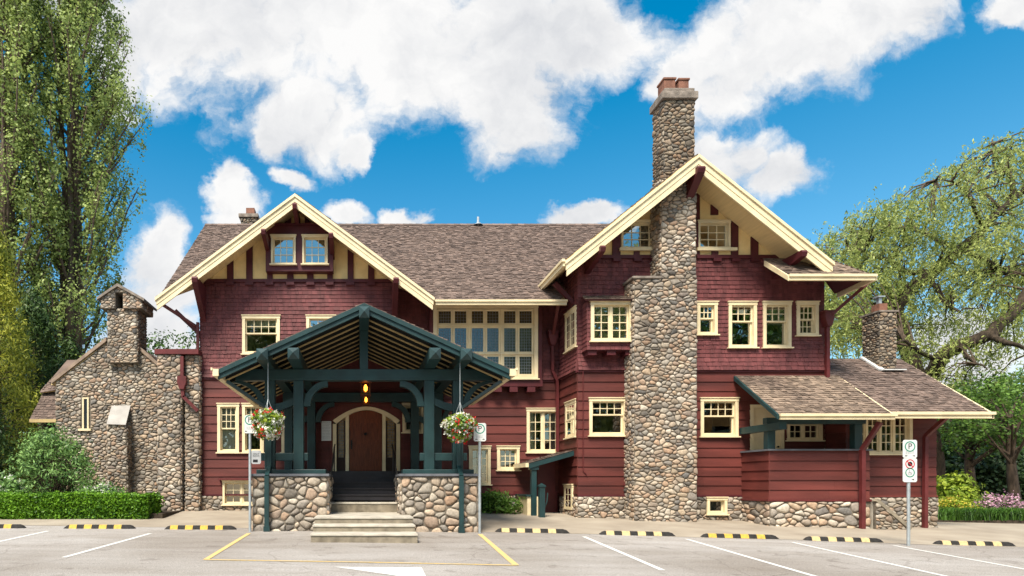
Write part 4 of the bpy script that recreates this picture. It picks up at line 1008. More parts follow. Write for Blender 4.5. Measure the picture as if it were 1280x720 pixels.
# ------------------------------------------------------------------ right wing and its porch
WD = 17.9; WX1 = 16.95
def right_wing():
    ze = R(1.97); sl = .735; y0 = 17.02; yr = 19.85; zrid = ze+sl*(yr-y0)
    r = roof(house, [(14.66, y0, ze), (17.62, y0, ze), (17.62, yr, zrid), (14.3, yr, zrid), (14.3, 18.6, ze+sl*(18.6-y0)), (14.66, 18.6, ze+sl*(18.6-y0))], M_SHAKE, seed=50, thick=.1)
    roof(house, [(17.62, yr+2.8, ze), (14.3, yr+2.8, ze), (14.3, yr, zrid), (17.62, yr, zrid)], M_SHAKE, seed=51, thick=.1, expo=.25, width=.3)
    m = MB(); m.box(14.74, 17.66, y0-.07, y0-.003, ze-.16, ze-.01); m.box(14.74, 17.70, y0-.11, y0-.04, ze-.06, ze+.02)
    m.prism_yz([(y0-.07, ze-.02), (yr, zrid-.02), (yr, zrid-.17), (y0-.07, ze-.17)], 17.625, 17.68); m.build('fascia', M_CREAM, r)
    s = MB(); s.box(14.32, WX1-.02, WD+.02, WD+.12, ze+.15, ze+sl*(WD-y0)-.12); s.build('wall', M_CLAP, house); wall(house, LEFT(14.30), WD-.03, DR-.03, FND, ze+.15, [], 'clap', 57)
    q = wh(1063,516,1139,568,WD)
    wall(house, FRONT(WD), 14.30, WX1, FND, ze+.2, [q], 'clap', 52); wall(house, RIGHT(WX1), WD+.001, 22.5, FND, ze+.4, [], 'clap', 53)
    b = MB(); b.box(14.3, WX1, 22.4, 22.5, R(-1.4), ze); b.prism_yz([(WD, ze+.4), (yr, zrid-.12), (22.0, ze+.4)], WX1-.05, WX1-.01); b.mbox(FRONT(WD), 14.3, WX1, FND-.05, FND+.005, -.01, .075); b.build('wall', M_CLAP, house)
    W(FRONT(WD), *q, kind='ca', leaves=4, cols=2, rows=4, case=.09, behind=None)
    i = MB(); i.box(14.5, WX1-.1, 20.3, 20.35, R(-1), ze+.3); i.build('interior_wall', M_ROOM, house)
    fnd(14.3, WX1, WD-.05, WD+.4, FND-.055, 130, faces='fr')
    # chimney
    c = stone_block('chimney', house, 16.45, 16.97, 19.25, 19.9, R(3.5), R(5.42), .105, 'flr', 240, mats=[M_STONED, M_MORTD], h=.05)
    m = MB(); m.box(16.40, 17.02, 19.20, 19.95, R(5.42), R(5.47)); m.build('chimney_cap', M_CAPST, c)
    m = MB(); m.box(16.57, 16.83, 19.40, 19.7, R(5.47), R(5.74)); m.build('chimney_pot', M_TERRA, c)
    m = MB(); m.box(16.64, 16.74, 19.5, 19.6, R(5.74), R(5.96)); m.box(16.58, 16.80, 19.44, 19.66, R(5.96), R(6.0)); m.build('flue', M_METAL, c)
    m = MB(); a = 19.25; zf = ze+sl*(a-y0)
    m.bar((16.36, 19.1, zf-.06), (17.06, 19.1, zf-.06), .26, .03); m.bar((16.40, 19.1, zf-.05), (16.40, 19.85, zf+.50), .16, .05); m.build('flashing', M_WHITE, c)
    # porch roof
    pe = R(1.89); py = 16.75; pt = pe+.735*(DR-.05-py)
    r = roof(house, [(11.52, py, pe), (14.64, py, pe), (14.64, DR-.05, pt), (11.52, DR-.05, pt)], M_SHAKE2, seed=54, thick=.08)
    m = MB(); m.box(11.54, 14.68, py-.07, py-.003, pe-.14, pe-.01); m.box(11.52, 14.72, py-.11, py-.04, pe-.05, pe+.02); m.build('fascia', M_CREAM, r)
    m = MB(); m.prism_yz([(py-.05, pe-.0), (DR-.05, pt-.0), (DR-.05, pt-.11), (py-.05, pe-.11)], 14.642, 14.68); m.build('fascia', M_CREAM, r)
    m = MB(); m.prism_yz([(py-.05, pe-.0), (DR-.05, pt-.0), (DR-.05, pt-.13), (py-.05, pe-.13)], 11.46, 11.518); m.build('bargeboard', M_GREEN, r)
    m = MB(); m.box(11.66, 11.86, py+.15, DR-.02, R(1.50), R(1.70)); m.box(11.66, 14.5, 17.42, 17.6, R(1.705), R(1.88)); m.build('beam', M_GREEN, house)
    for x in (11.72, 14.22): m = MB(); m.box(x, x+.22, 17.47, 17.67, R(.96), R(1.705)); m.build('post', M_GREEN, house, .01)
    # parapet
    PD = 17.46; px0, px1 = 11.74, 14.62; zt = R(.93); zb = R(-.47)
    m = MB(); siding(m, FRONT(PD), px0, px1, zb, zt, [], .28, seed=55); siding(m, LEFT(px0), PD-.03, DR-.03, zb, zt, [], .28, seed=56); m.box(px0, px1, PD+.02, PD+.15, zb, zt, 1); m.box(px0+.02, px0+.15, PD+.15, DR-.03, zb, zt, 1)
    m.box(px0+.15, px1, PD+.15, DR-.03, R(-.2), R(-.1), 1); m.box(px1-.03, px1, PD, WD-.05, zb, zt, 1)
    pp = m.build('porch_parapet', [M_CLAP, M_MAR], house)
    m = MB(); m.box(px0-.07, px1+.05, PD-.09, PD+.18, zt+.001, zt+.05); m.box(px0-.07, px0+.18, PD+.181, DR-.04, zt+.001, zt+.05); m.build('coping', M_DARKW if False else M_SLATE, pp)
    m = MB(); m.box(px0-.08, px1+.02, PD-.085, PD-.0, zb-.05, zb-.001); m.box(px0-.085, px0-.0, PD, DR-.05, zb-.05, zb-.001); m.build('belt_course', M_MARP, pp)
    stone_block('foundation', house, px0, px1, PD-.04, DR-.06, g(14, PD)-.15, zb-.055, .112, 'fl', 140, mats=[M_STONEL, M_MORT], big=1.3)
    # outdoor steps behind a sloping coping
    a, b = P(1083,626,17.2), P(1138,660,16.9); sgz = g(15.5, 17)
    m = MB(); xa, za, xb, zb2 = 14.63, R(-.50), 15.6, sgz+.02
    for i in range(5):
        x = 14.63+i*.21; m.box(x, x+.21, 17.36, 17.82, sgz-.1, R(-.45)-i*.17)
    stp = m.build('step', M_CONC, house)
    k = MB(); k.bar((xa, 17.27, za+.03), (xb, 17.27, zb2+.03), .14, .09); k.build('stair_coping', M_STEPR, stp)
    k = MB(); k.prism_xz([(xa, sgz-.1), (xb, sgz-.1), (xb, zb2), (xa, za)], 17.24, 17.33, 1); stones(k, FRONT(17.24), [(xa, sgz-.08), (xb, sgz-.08), (xa, za)], .12, 145); k.build('cheek_wall', [M_STONE, M_MORT], stp)
    # door under the porch
    q = hR_low[2]; m = MB(); M = FRONT(DR); m.mbox(M, q[0], q[0]+.10, q[2], q[3], -.02, .05); m.mbox(M, q[1]-.10, q[1], q[2], q[3], -.02, .05); m.mbox(M, q[0]+.10, q[1]-.10, q[3]-.1, q[3], -.02, .049); df = m.build('door_frame', M_CREAM, house)
    m = MB(); a, b = q[0]+.1, q[1]-.1; m.mbox(M, a, b, q[2], q[3]-.1, -.07, -.03)
    for x0_, x1_ in ((a, a+.12), (b-.12, b), ((a+b)/2-.05, (a+b)/2+.05)): m.mbox(M, x0_, x1_, q[2], q[3]-.1, -.029, -.012)
    for zz in (q[3]-.25, R(.9)): m.mbox(M, a, b, zz-.07, zz+.07, -.0295, -.011)
    dr = m.build('door', M_CREAM, house); k = MB(); k.tube([(b-.06, DR-.06, R(.95)), (b-.06, DR, R(.95))], .03); k.tube([(b-.06, DR-.03, R(1.12)), (b-.06, DR, R(1.12))], .025); k.build('handle', M_BLACKM, dr)
right_wing()
# ------------------------------------------------------------------ downpipes
def pipes():
    def pipe(pts, w=.085, head=None):
        m = MB()
        for a, b in zip(pts, pts[1:]): m.bar(a, b, w, w)
        if head: x, y, z, s = head; m.prism_xz([(x-s, z), (x-s, z-.16), (x-s*.45, z-.42), (x+s*.45, z-.42), (x+s, z-.16), (x+s, z)], y-.12, y+.10); m.box(x-s-.03, x+s+.03, y-.14, y+.12, z-.001, z+.05)
        return m.build('downpipe', M_MARP, house)
    y = DR-.12
    pipe([P(1086,353,17.85), P(1040,393,18.3)]); x = X(1034,y)
    pipe([(x, y, Z(396,y)), (x, y, R(3.3)), (x-.0, y, Z(474,y))], .10, (x, y, Z(391,y), .14))
    pipe([P(1100,528,16.8), P(1078,562,17.25), Vector((X(1078,17.3), 17.3, g(14.3, 17.3)))], .11)
    pipe([P(1186,519,17.1), P(1157,545,17.75), Vector((X(1156,17.75), 17.75, g(16.5, 17.75)))], .10)
    pipe([P(698,378,19.3), Vector((6.42, 20.2, Z(418,20.2)))], .09); x = 6.42
    pipe([(x, 20.28, Z(418,20.28)), (x, 20.28, R(3.75)), (x+.16, 20.28, R(3.4)), (x+.16, 20.28, R(1.05))], .09, (x, 20.28, Z(416,20.28), .15))
    pipe([P(199,378,19.1), Vector((LGx0-.1, DL-.05, Z(409,DL)))], .08); pipe([(LGx0-.05, DL-.1, Z(404,DL)), (LGx0-.05, DL-.1, g(-5.3, 20))], .085)
    m = MB(); x = X(728,DR); m.tube([(x, DR-.06, Z(455,DR)), (x, DR-.06, Z(588,DR)), (x+.12, DR-.06, Z(594,DR))], .014); m.build('cable', M_MARP, house)
pipes()
# ================================================================== things fixed to the house
def meter():
    e = empty('electric_meter', (X(787,DR), DR-.05, Z(582,DR)), 'maroon electric meter box with round dial beside the stone chimney', 'electric meter')
    m = MB(); m.box(X(782.5,DR), X(791.5,DR), DR-.22, DR-.04, Z(583,DR), Z(562,DR)); m.build('box', M_MARP, e, .01)
    m = MB(); c = Vector((X(787.5,DR), DR-.23, Z(571,DR))); m.tube([c+Vector((0,.02,0)), c-Vector((0,.06,0))], [.09,.085], 16); m.build('dial', M_METAL, e)
    m = MB(); x = X(786,DR); m.tube([(x, DR-.1, Z(562,DR)), (x, DR-.1, Z(452,DR))], .035); m.tube([(x, DR-.1, Z(583,DR)), (x-.05, DR-.08, Z(592,DR)), (x-.16, DR-.08, Z(607,DR))], .035); m.box(x-.09, x+.09, DR-.2, DR-.04, Z(455,DR), Z(443,DR)); m.tube([(x+.08, DR-.18, Z(447,DR)), (x+.25, DR-.5, Z(451,DR)), (x+.3, DR-.55, Z(462,DR))], .02); m.build('conduit', M_MARP, e)
meter()
def notice():
    m = MB(); y = DL-.06; a, b, c, d = X(402,y), X(414,y), Z(551,y), Z(526.5,y); m.box(a, b, y-.02, y+.03, c, d, 0)
    rnd = random.Random(3)
    for i in range(11):
        z = d-.05-i*.05; x = a+.03
        while x < b-.06:
            w = rnd.uniform(.02, .06); m.box(x, min(x+w, b-.03), y-.024, y-.021, z-.009, z+.009, 1); x += w+.012
    o = m.build('notice_board', [M_WHITE, M_SGREY]); tag(o, 'white printed notice sheet on the dark wall left of the front door', 'notice')
notice()
def lantern(x, y, zt, zc, s, label):
    e = empty('hanging_lantern', (x, y, zc), label, 'lantern', 'lanterns hanging in the entrance porch')
    m = MB(); m.tube([(x, y, zc+.24*s), (x, y, zt)], .012, 6); m.build('chain', M_BLACKM, e)
    m = MB(); w = .12*s
    for a in (-1, 1):
        for b in (-1, 1): m.box(x+a*w-.014, x+a*w+.014, y+b*w-.014, y+b*w+.014, zc-.17*s, zc+.17*s)
    m.box(x-w-.02, x+w+.02, y-w-.02, y+w+.02, zc-.20*s, zc-.171*s); q = w+.05; m.add([(x-q,y-q,zc+.171*s),(x+q,y-q,zc+.171*s),(x+q,y+q,zc+.171*s),(x-q,y+q,zc+.171*s),(x,y,zc+.27*s)], [(0,3,2,1),(0,1,4),(1,2,4),(2,3,4),(3,0,4)]); m.build('frame', mk('copper_frame', (.10,.035,.015), .5, .2, 5, metallic=.3), e)
    m = MB(); v = w-.012; m.add([(x-v,y-v,zc-.16*s),(x+v,y-v,zc-.16*s),(x+v,y+v,zc-.16*s),(x-v,y+v,zc-.16*s),(x-v,y-v,zc+.16*s),(x+v,y-v,zc+.16*s),(x+v,y+v,zc+.16*s),(x-v,y+v,zc+.16*s)], [(0,1,5,4),(1,2,6,5),(2,3,7,6),(3,0,4,7)]); m.build('glass', glassmat('lantern_glass', (.95,.6,.25), .03, .2), e)
    m = MB(); m.lathe([(.0,-.09*s),(.045*s,-.05*s),(.05*s,.03*s),(.02*s,.10*s),(0,.11*s)], (x, y, zc), 10); m.build('bulb', emis('warm_bulb', (1,.45,.10), 4), e)
lantern(X(457,16.6), 16.6, PA-.42, Z(485.5,16.6), 1.0, 'larger upper copper lantern glowing nearer the porch front')
lantern(X(457.5,18.9), 18.9, PA-.42, Z(500,18.9), .85, 'smaller lower copper lantern glowing just above the door arch')
# ================================================================== leaves
def leaf_mesh(name, pts, size, mat, parent=None, aspect=.5, seed=0, droop=0.0, up=0.0, jitter=.4):
    r = np.random.default_rng(seed); n = len(pts); pts = np.asarray(pts, float)
    nrm = r.normal(size=(n, 3)); nrm[:, 2] += up; nrm /= np.linalg.norm(nrm, axis=1)[:, None]
    d = r.normal(size=(n, 3)); d[:, 2] -= droop; d -= nrm*(d*nrm).sum(1)[:, None]; d /= np.linalg.norm(d, axis=1)[:, None]
    s = np.cross(nrm, d); L_ = (np.asarray(size)*(1+r.uniform(-jitter, jitter, n)))[:, None]
    v = np.stack([pts-d*L_*.5, pts+s*L_*aspect*.5, pts+d*L_*.5, pts-s*L_*aspect*.5], 1).reshape(-1, 3)
    me = bpy.data.meshes.new(name); me.vertices.add(4*n); me.vertices.foreach_set('co', v.ravel()); me.loops.add(4*n); me.loops.foreach_set('vertex_index', np.arange(4*n))
    me.polygons.add(n); me.polygons.foreach_set('loop_start', np.arange(0, 4*n, 4)); me.polygons.foreach_set('loop_total', np.full(n, 4)); me.update(calc_edges=True)
    me.materials.append(mat); o = bpy.data.objects.new(name, me); COL.objects.link(o)
    if parent is not None: attach(o, parent)
    return o
def cluster(r, c, n, sd): return r.normal(size=(n, 3))*sd+np.asarray(c)
L_POP = leafmat('poplar_leaf', (.13,.19,.045), (.44,.53,.17), .45, .4)
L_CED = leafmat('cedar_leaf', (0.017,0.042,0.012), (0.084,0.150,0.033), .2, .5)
L_CEDY = leafmat('golden_cedar_leaf', (.15,.19,.025), (.55,.55,.08), .4, .7)
L_WIL = leafmat('willow_leaf', (.15,.20,.045), (.47,.52,.16), .45, .5)
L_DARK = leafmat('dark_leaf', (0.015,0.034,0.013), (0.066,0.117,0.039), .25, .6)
L_MID = leafmat('mid_leaf', (.03,.075,.012), (.15,.27,.045), .35, .7)
L_BUSH = leafmat('bush_leaf', (.05,.12,.03), (.27,.44,.13), .35, 1.2)
L_HEDGE = leafmat('hedge_leaf', (0.035,0.106,0.007), (0.175,0.350,0.022), .3, 1.5)
L_LIME = leafmat('lime_leaf', (.13,.22,.015), (.38,.46,.05), .35, 1.0)
L_FLOW_W = leafmat('white_petal', (.55,.55,.45), (.85,.85,.78), .3, 2)
L_FLOW_R = leafmat('red_petal', (.45,.015,.02), (.75,.05,.04), .2, 2)
L_FLOW_P = leafmat('pink_petal', (.40,.20,.30), (.70,.45,.55), .3, 2)
L_GRASS = leafmat('strap_leaf', (.02,.06,.008), (.10,.22,.03), .3, 1.5)
def poplar(x, y, h, seed, label, wid=3.0, n_br=95, per=300):
    r = np.random.default_rng(seed); rnd = random.Random(seed); z0 = g(x, y)
    e = empty('poplar_tree', (x, y, z0), label, 'tree', 'tall poplars beyond the stone chapel')
    t = MB(); pts = []
    for st_ in range(3):
        ang = st_*2.1+rnd.random(); tp = []; 
        for k in range(9):
            f = k/8; off = .9*f*(1 if st_ else .2); tp.append((x+math.cos(ang)*off+rnd.uniform(-.1,.1), y+math.sin(ang)*off+rnd.uniform(-.1,.1), z0+f*h*(.96-.1*st_)))
        t.tube(tp, [(.42-.08*st_)*(1-k/8)**.8+.03 for k in range(9)], 8)
    tr = t.build('trunk', M_BARKP, e); b = MB()
    for i in range(n_br):
        f = .10+.86*(i/n_br); ang = rnd.uniform(0, 2*math.pi); zb = z0+f*h
        env = wid*min(1, .55+f*1.6)*(1 if f < .55 else max(.16, 1-(f-.55)*1.55)); ln = env*rnd.uniform(.75, 1.1)
        c, s = math.cos(ang), math.sin(ang); p = []; rise = ln*rnd.uniform(1.3, 2.2)
        for k in range(6):
            q = k/5; p.append(np.array((x+c*ln*(q**.75)+rnd.uniform(-.12,.12), y+s*ln*(q**.75)+rnd.uniform(-.12,.12), zb+rise*q)))
        b.tube(p, [.075*(1-k/6)+.012 for k in range(6)], 5)
        nb = per//28
        for _ in range(nb):
            q = rnd.uniform(.25, 1.05); k = min(4, int(q*5)); c0 = p[k]+(p[k+1]-p[k])*(q*5-k) if q < 1 else p[5]
            o = c0+np.array((rnd.gauss(0,.30), rnd.gauss(0,.30), rnd.gauss(.35,.45)))
            b.tube([c0, o], [.018, .008], 3)
            pts.append(cluster(r, o, 34, (.17, .17, .34)))
    b.build('branch', M_BARKP, tr); P_ = np.concatenate(pts)
    leaf_mesh('crown', P_, .135, L_POP, e, .75, seed, droop=.6, up=.2)
poplar(X(92,31), 31, 29, 5, 'tall poplar with bare grey stems showing, directly behind the chapel belfry', 2.9, 130, 500)
poplar(X(8,29), 29, 28, 6, 'tall leafy poplar at the left edge beside the golden cedar', 2.3, 110, 470)
poplar(X(-70,33), 33, 29, 7, 'poplar mostly outside the frame beyond the left edge', 3.2, 60, 240)
def conifer(x, y, h, w, mat, seed, label, n=900, per=26, size=.15, base=.0):
    r = np.random.default_rng(seed); rnd = random.Random(seed); z0 = g(x, y); e = empty('cedar_tree', (x, y, z0), label, 'tree')
    t = MB(); t.tube([(x, y, z0), (x+.1, y, z0+h*.5), (x, y, z0+h*.97)], [.22, .13, .03], 7); tr = t.build('trunk', M_BARK, e); pts = []; b = MB()
    for i in range(n):
        f = rnd.random()**1.25; ang = rnd.uniform(0, 2*math.pi); rr = w*((1-f)**.72)*(1 if f > .1 else .8)*rnd.uniform(.55, 1.08); z = z0+base+f*(h-base)
        c = np.array((x+rr*math.cos(ang), y+rr*math.sin(ang), z+.15)); 
        if i % 6 == 0: b.tube([(x, y, z-.1*rr), c], [.03, .008], 4)
        m_ = r.normal(size=(per, 3))*(.17, .17, .27); m_[:, 2] -= .2*np.abs(m_[:, 0]); pts.append(m_+c)
    b.build('branch', M_BARK, tr); leaf_mesh('crown', np.concatenate(pts), size, mat, e, .30, seed, droop=1.2)
conifer(X(-6,24), 24, 10.6, 2.3, L_CEDY, 21, 'golden green cedar with feathery sprays at the left edge', 900, 30, .16)
conifer(X(42,27), 27, 9.0, 2.6, L_CED, 22, 'dark green cedar between the golden cedar and the stone chapel', 900, 28, .18)
conifer(X(88,29.5), 29.5, 7.4, 2.2, L_CED, 23, 'low dark cedar behind the gable slope of the chapel', 600, 28, .18)
conifer(X(-60,21), 21, 7.5, 2.2, L_CED, 24, 'dark cedar just outside the left of the frame', 500, 24, .2)
def broad(name, label, x, y, h, w, mat, seed, trunk_r=.18, base=.35, n=160, per=60, size=.16, sd=.42, lean=0.0, group=None, bark=None, cat='tree', aspect=.55, flat=1.0):
    r = np.random.default_rng(seed); rnd = random.Random(seed); z0 = g(x, y); e = empty(name, (x, y, z0), label, cat, group)
    t = MB(); top = np.array((x+lean*h, y, z0+h*.72)); tp = [(x, y, z0-.1), (x+lean*h*.25+rnd.uniform(-.1,.1), y, z0+h*.2), (x+lean*h*.6, y+.1, z0+h*.45), tuple(top)]
    t.tube(tp, [trunk_r*1.2, trunk_r, trunk_r*.7, trunk_r*.3], 8); tr = t.build('trunk', bark or M_BARK, e); b = MB(); pts = []
    cz = z0+h*(base+1)/2; hh = h*(1-base)/2
    for i in range(n):
        d = np.array([rnd.gauss(0,1) for _ in range(3)]); d /= np.linalg.norm(d); q = rnd.uniform(.45, 1.0)**.6
        c = np.array((x+lean*h*.6, y, cz))+d*q*np.array((w, w, hh*flat))*rnd.uniform(.85, 1.1)
        if i % 4 == 0:
            f = rnd.uniform(.3, .9); s0 = np.array(tp[1])*(1-f)+top*f; md = (s0+c)/2+np.array((0,0,rnd.uniform(0,.4))); b.tube([s0, md, c], [trunk_r*.28, trunk_r*.16, .012], 5)
        pts.append(cluster(r, c, per, (sd, sd, sd*.62)))
    b.build('branch', bark or M_BARK, tr); leaf_mesh('crown', np.concatenate(pts), size, mat, e, aspect, seed, up=.5); return e
# willow
def willow():
    D = 27.0; r = np.random.default_rng(77); rnd = random.Random(77); e = empty('willow_tree', (X(1150,D), D, g(25, D)), 'big old willow with crooked limbs and drooping yellow green strands', 'tree')
    def pt(px, py, dd=0): return P(px, py, D+dd)
    limbs = [([pt(1168,640), pt(1160,540), pt(1150,478), pt(1128,420), pt(1120,385), pt(1130,366), pt(1165,342), pt(1200,312), pt(1228,286), pt(1265,250), pt(1300,215)], [.62,.55,.5,.46,.42,.40,.36,.30,.24,.17,.08]),
             ([pt(1150,478), pt(1175,448,-1), pt(1201,430,-1.5), pt(1241,418,-2), pt(1275,380,-2), pt(1310,330,-2)], [.46,.42,.40,.36,.28,.2]),
             ([pt(1135,440,1), pt(1105,425,1.5), pt(1081,409,2), pt(1055,394,2), pt(1038,384,2.5), pt(1015,395,3)], [.36,.32,.28,.22,.14,.05]),
             ([pt(1165,342), pt(1130,338,.5), pt(1100,322,1), pt(1070,312,1.5), pt(1040,318,2)], [.20,.16,.12,.08,.03]),
             ([pt(1200,312), pt(1165,295,1), pt(1130,285,2), pt(1090,290,2.5)], [.17,.13,.09,.03]),
             ([pt(1228,286), pt(1215,250,-1), pt(1195,230,-1), pt(1170,225,-1)], [.15,.10,.06,.02]),
             ([pt(1201,312), pt(1240,330,1), pt(1275,338,2), pt(1300,330,2)], [.18,.14,.10,.05]),
             ([pt(1241,418,-2), pt(1265,430,-3), pt(1290,440,-3)], [.2,.14,.06]),
             ([pt(1175,448,-1), pt(1150,440,-2), pt(1130,425,-3), pt(1110,430,-3)], [.16,.12,.07,.03]),
             ([pt(1201,430,-1.5), pt(1215,450,-2.5), pt(1235,462,-3)], [.14,.09,.03]),
             ([pt(1265,250), pt(1262,215,1), pt(1250,190,1.5), pt(1240,180,2)], [.13,.09,.05,.02]),
             ([pt(1165,342), pt(1178,375,-1), pt(1200,390,-2), pt(1225,385,-2)], [.15,.11,.07,.03])]
    t = MB(); segs = []
    for l, rr in limbs:
        f = [l[0]]; fr = [rr[0]]
        for a, b, ra, rb in zip(l, l[1:], rr, rr[1:]):
            for k in (1, 2, 3):
                f.append(a+(b-a)*k/3+Vector((rnd.uniform(-1,1), rnd.uniform(-1,1), rnd.uniform(-1,1)))*.10*(k < 3)); fr.append(ra+(rb-ra)*k/3)
        t.tube(f, [q*.68 for q in fr], 9); segs += [np.array(q) for q in f[4:]]
    tr = t.build('trunk', mk('dark_willow_bark', (.05,.036,.024), .95, .4, 5, bump=1.0, bscale=12, streak=(3,3,.8)), e); S = np.array(segs); b = MB()
    top = [(1000,330),(1030,300),(1060,275),(1085,262),(1130,250),(1180,218),(1230,185),(1280,165),(1340,150)]; low = [(1000,345),(1030,400),(1045,450),(1075,420),(1100,400),(1140,470),(1175,470),(1215,500),(1250,490),(1340,470)]
    pts = []; dens = 690
    for i in range(dens):
        px = rnd.uniform(1012, 1335); ya = lerp_tab(px, top); yb = lerp_tab(px, low); f = rnd.random(); py = ya+(yb-ya)*(f**1.0)
        c = np.array(pt(px, py, rnd.uniform(-2.4, 5.2))); d = np.linalg.norm(S-c, axis=1); s0 = S[int(d.argmin())]
        if d.min() > 3.6: continue
        md = (s0+c)/2+np.array((0, 0, .25)); b.tube([s0, md, c], [.05, .028, .010], 4)
        for _ in range(rnd.randint(7, 12)):      # strands trailing from the twig
            a = c+np.array((rnd.gauss(0,.4), rnd.gauss(0,.4), rnd.gauss(.1,.2))); ln = rnd.uniform(.35, 1.3); side = np.array((rnd.gauss(-.15,.3), rnd.gauss(0,.3), 0)); k = int(ln*17)+2; q = np.linspace(0, 1, k)[:, None]
            p = a+side*q*ln+np.array((0,0,-1))*ln*(q**1.6)*.9; pts.append(p+r.normal(size=p.shape)*.05)
    b.build('branch', M_BARK, tr); leaf_mesh('crown', np.concatenate(pts), .155, L_WIL, e, .30, 77, droop=1.4)
willow()
GB = 'trees in the garden beyond the right wing'
broad('garden_tree', 'dark trunked small tree with layered canopy between wing and willow bed', X(1216,27), 27, 5.6, 2.8, L_MID, 31, .22, .45, 110, 60, .14, .32, -.02, GB, flat=.8)
broad('garden_tree', 'bright green tree with crooked trunk at the right edge', X(1272,23), 23, 5.8, 2.5, L_MID, 32, .17, .46, 105, 60, .13, .30, -.05, GB, flat=.8)
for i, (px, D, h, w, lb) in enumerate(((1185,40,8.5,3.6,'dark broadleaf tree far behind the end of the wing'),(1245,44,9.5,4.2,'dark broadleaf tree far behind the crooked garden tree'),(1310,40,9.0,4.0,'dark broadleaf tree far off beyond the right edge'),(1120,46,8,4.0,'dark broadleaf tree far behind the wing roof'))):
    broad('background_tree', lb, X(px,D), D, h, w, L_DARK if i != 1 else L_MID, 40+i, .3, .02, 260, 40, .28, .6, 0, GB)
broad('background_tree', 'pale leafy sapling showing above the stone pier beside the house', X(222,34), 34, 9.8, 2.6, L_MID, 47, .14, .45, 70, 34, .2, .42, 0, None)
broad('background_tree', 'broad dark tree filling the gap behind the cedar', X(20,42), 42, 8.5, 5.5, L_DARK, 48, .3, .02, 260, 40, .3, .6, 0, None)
# shrubs
def shrub(name, label, x, y, w, d, h, mat, seed, n=60, per=45, size=.10, sd=.16, aspect=.5, flowers=None, cat='shrub', group=None, z0=None):
    r = np.random.default_rng(seed); rnd = random.Random(seed); z0 = g(x, y) if z0 is None else z0; e = empty(name, (x, y, z0), label, cat, group); b = MB(); pts = []; fl_ = []
    for i in range(n):
        a = rnd.uniform(0, 2*math.pi); q = math.sqrt(rnd.random()); t = rnd.random()**.7; k = math.sqrt(max(.05, 1-(t**2)*.85)); c = np.array((x+w*q*k*math.cos(a), y+d*q*k*math.sin(a), z0+h*t*(1-.25*q*q)))
        b.tube([(x+rnd.uniform(-.2,.2)*w, y+rnd.uniform(-.2,.2)*d, z0), ((x+c[0])/2, (y+c[1])/2, (z0+c[2])/2+.1), c], [.02,.014,.006], 4); pts.append(cluster(r, c, per, (sd, sd, sd*.75)))
        if flowers and rnd.random() < flowers[0]: fl_.append(cluster(r, c+np.array((0,-.15*d,.08)), flowers[2], flowers[3]))
    s = b.build('stem', M_BARK, e); leaf_mesh('foliage', np.concatenate(pts), size, mat, e, aspect, seed, up=.5)
    if fl_: leaf_mesh('flower', np.concatenate(fl_), flowers[4], flowers[1], e, .8, seed+1, up=.6)['kind'] = 'stuff'
    return e
BZ = R(-.85)
shrub('leafy_shrub', 'large loose green shrub in front of the stone chapel', X(66,19.6), 19.6, 1.65, .8, 2.75, L_BUSH, 51, 130, 60, .125, .19, .34, z0=BZ)
shrub('hydrangea', 'hydrangea with white flower heads behind the hedge at far left', X(12,18.9), 18.9, .8, .5, 1.0, L_BUSH, 52, 40, 40, .11, .13, .6, (.4, L_FLOW_W, 40, .06, .06), z0=BZ)
shrub('hydrangea', 'hydrangea with white flower heads below the sloped stone cap', X(125,19.2), 19.2, 1.3, .5, .75, L_BUSH, 53, 60, 36, .11, .13, .6, (.25, L_FLOW_W, 40, .06, .06), z0=BZ)
def hedge():
    r = np.random.default_rng(60); x0, x1, y0, y1 = -14.5, X(197,18.0), 17.55, 18.55; zb = g(-8, 17.7); h = .68
    e = empty('hedge', (-9, 18, zb), 'low clipped box hedge along the lot in front of the chapel bed', 'hedge')
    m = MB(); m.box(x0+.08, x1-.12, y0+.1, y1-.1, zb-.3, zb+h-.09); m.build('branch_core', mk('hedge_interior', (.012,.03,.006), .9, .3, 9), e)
    n = 30000; p = np.empty((n, 3)); k = r.random(n); u = r.uniform(x0, x1, n); wv = r.normal(0, .03, n)*(1+2.2*(r.random(n) < .06))
    bumps = .03*np.sin(u*2.1)+.025*np.sin(u*5.3+1)
    fr = k < .5; tp = (k >= .5) & (k < .85); rs = k >= .85
    z = zb+r.uniform(0, h, n); y = np.where(fr, y0+bumps*.6+wv+.04*((z-zb)/h > .85), r.uniform(y0, y1, n)); zz = np.where(tp, zb+h+bumps*.7+wv, z)
    # rounded right end
    ang = r.uniform(-math.pi/2, math.pi/2, n); xr = x1-.5+.5*np.cos(ang)+wv; yr_ = (y0+y1)/2+.5*np.sin(ang)
    x = np.where(rs, xr, np.minimum(u, x1-.12)); y = np.where(rs, yr_, y); p[:, 0] = x; p[:, 1] = y; p[:, 2] = zz
    leaf_mesh('foliage', p, .075, L_HEDGE, e, .62, 60, up=.7)
hedge()
shrub('planting', 'leafy plants with small pink flowers against the middle foundation', X(622,19.6), 19.6, .85, .45, .62, L_MID, 61, 60, 40, .14, .12, .35, (.12, L_FLOW_P, 8, .05, .05))
shrub('lime_shrub', 'bright yellow green shrub under the dark trunked garden tree', X(1192,24), 24, 1.1, .8, 1.75, L_LIME, 62, 60, 50, .15, .2, .5, z0=R(-1.4))
shrub('dark_shrub', 'dark rounded shrub behind the pink flowers', X(1255,29), 29, 2.2, 1.2, 3.3, L_DARK, 63, 100, 50, .2, .3, .6, z0=R(-1.4))
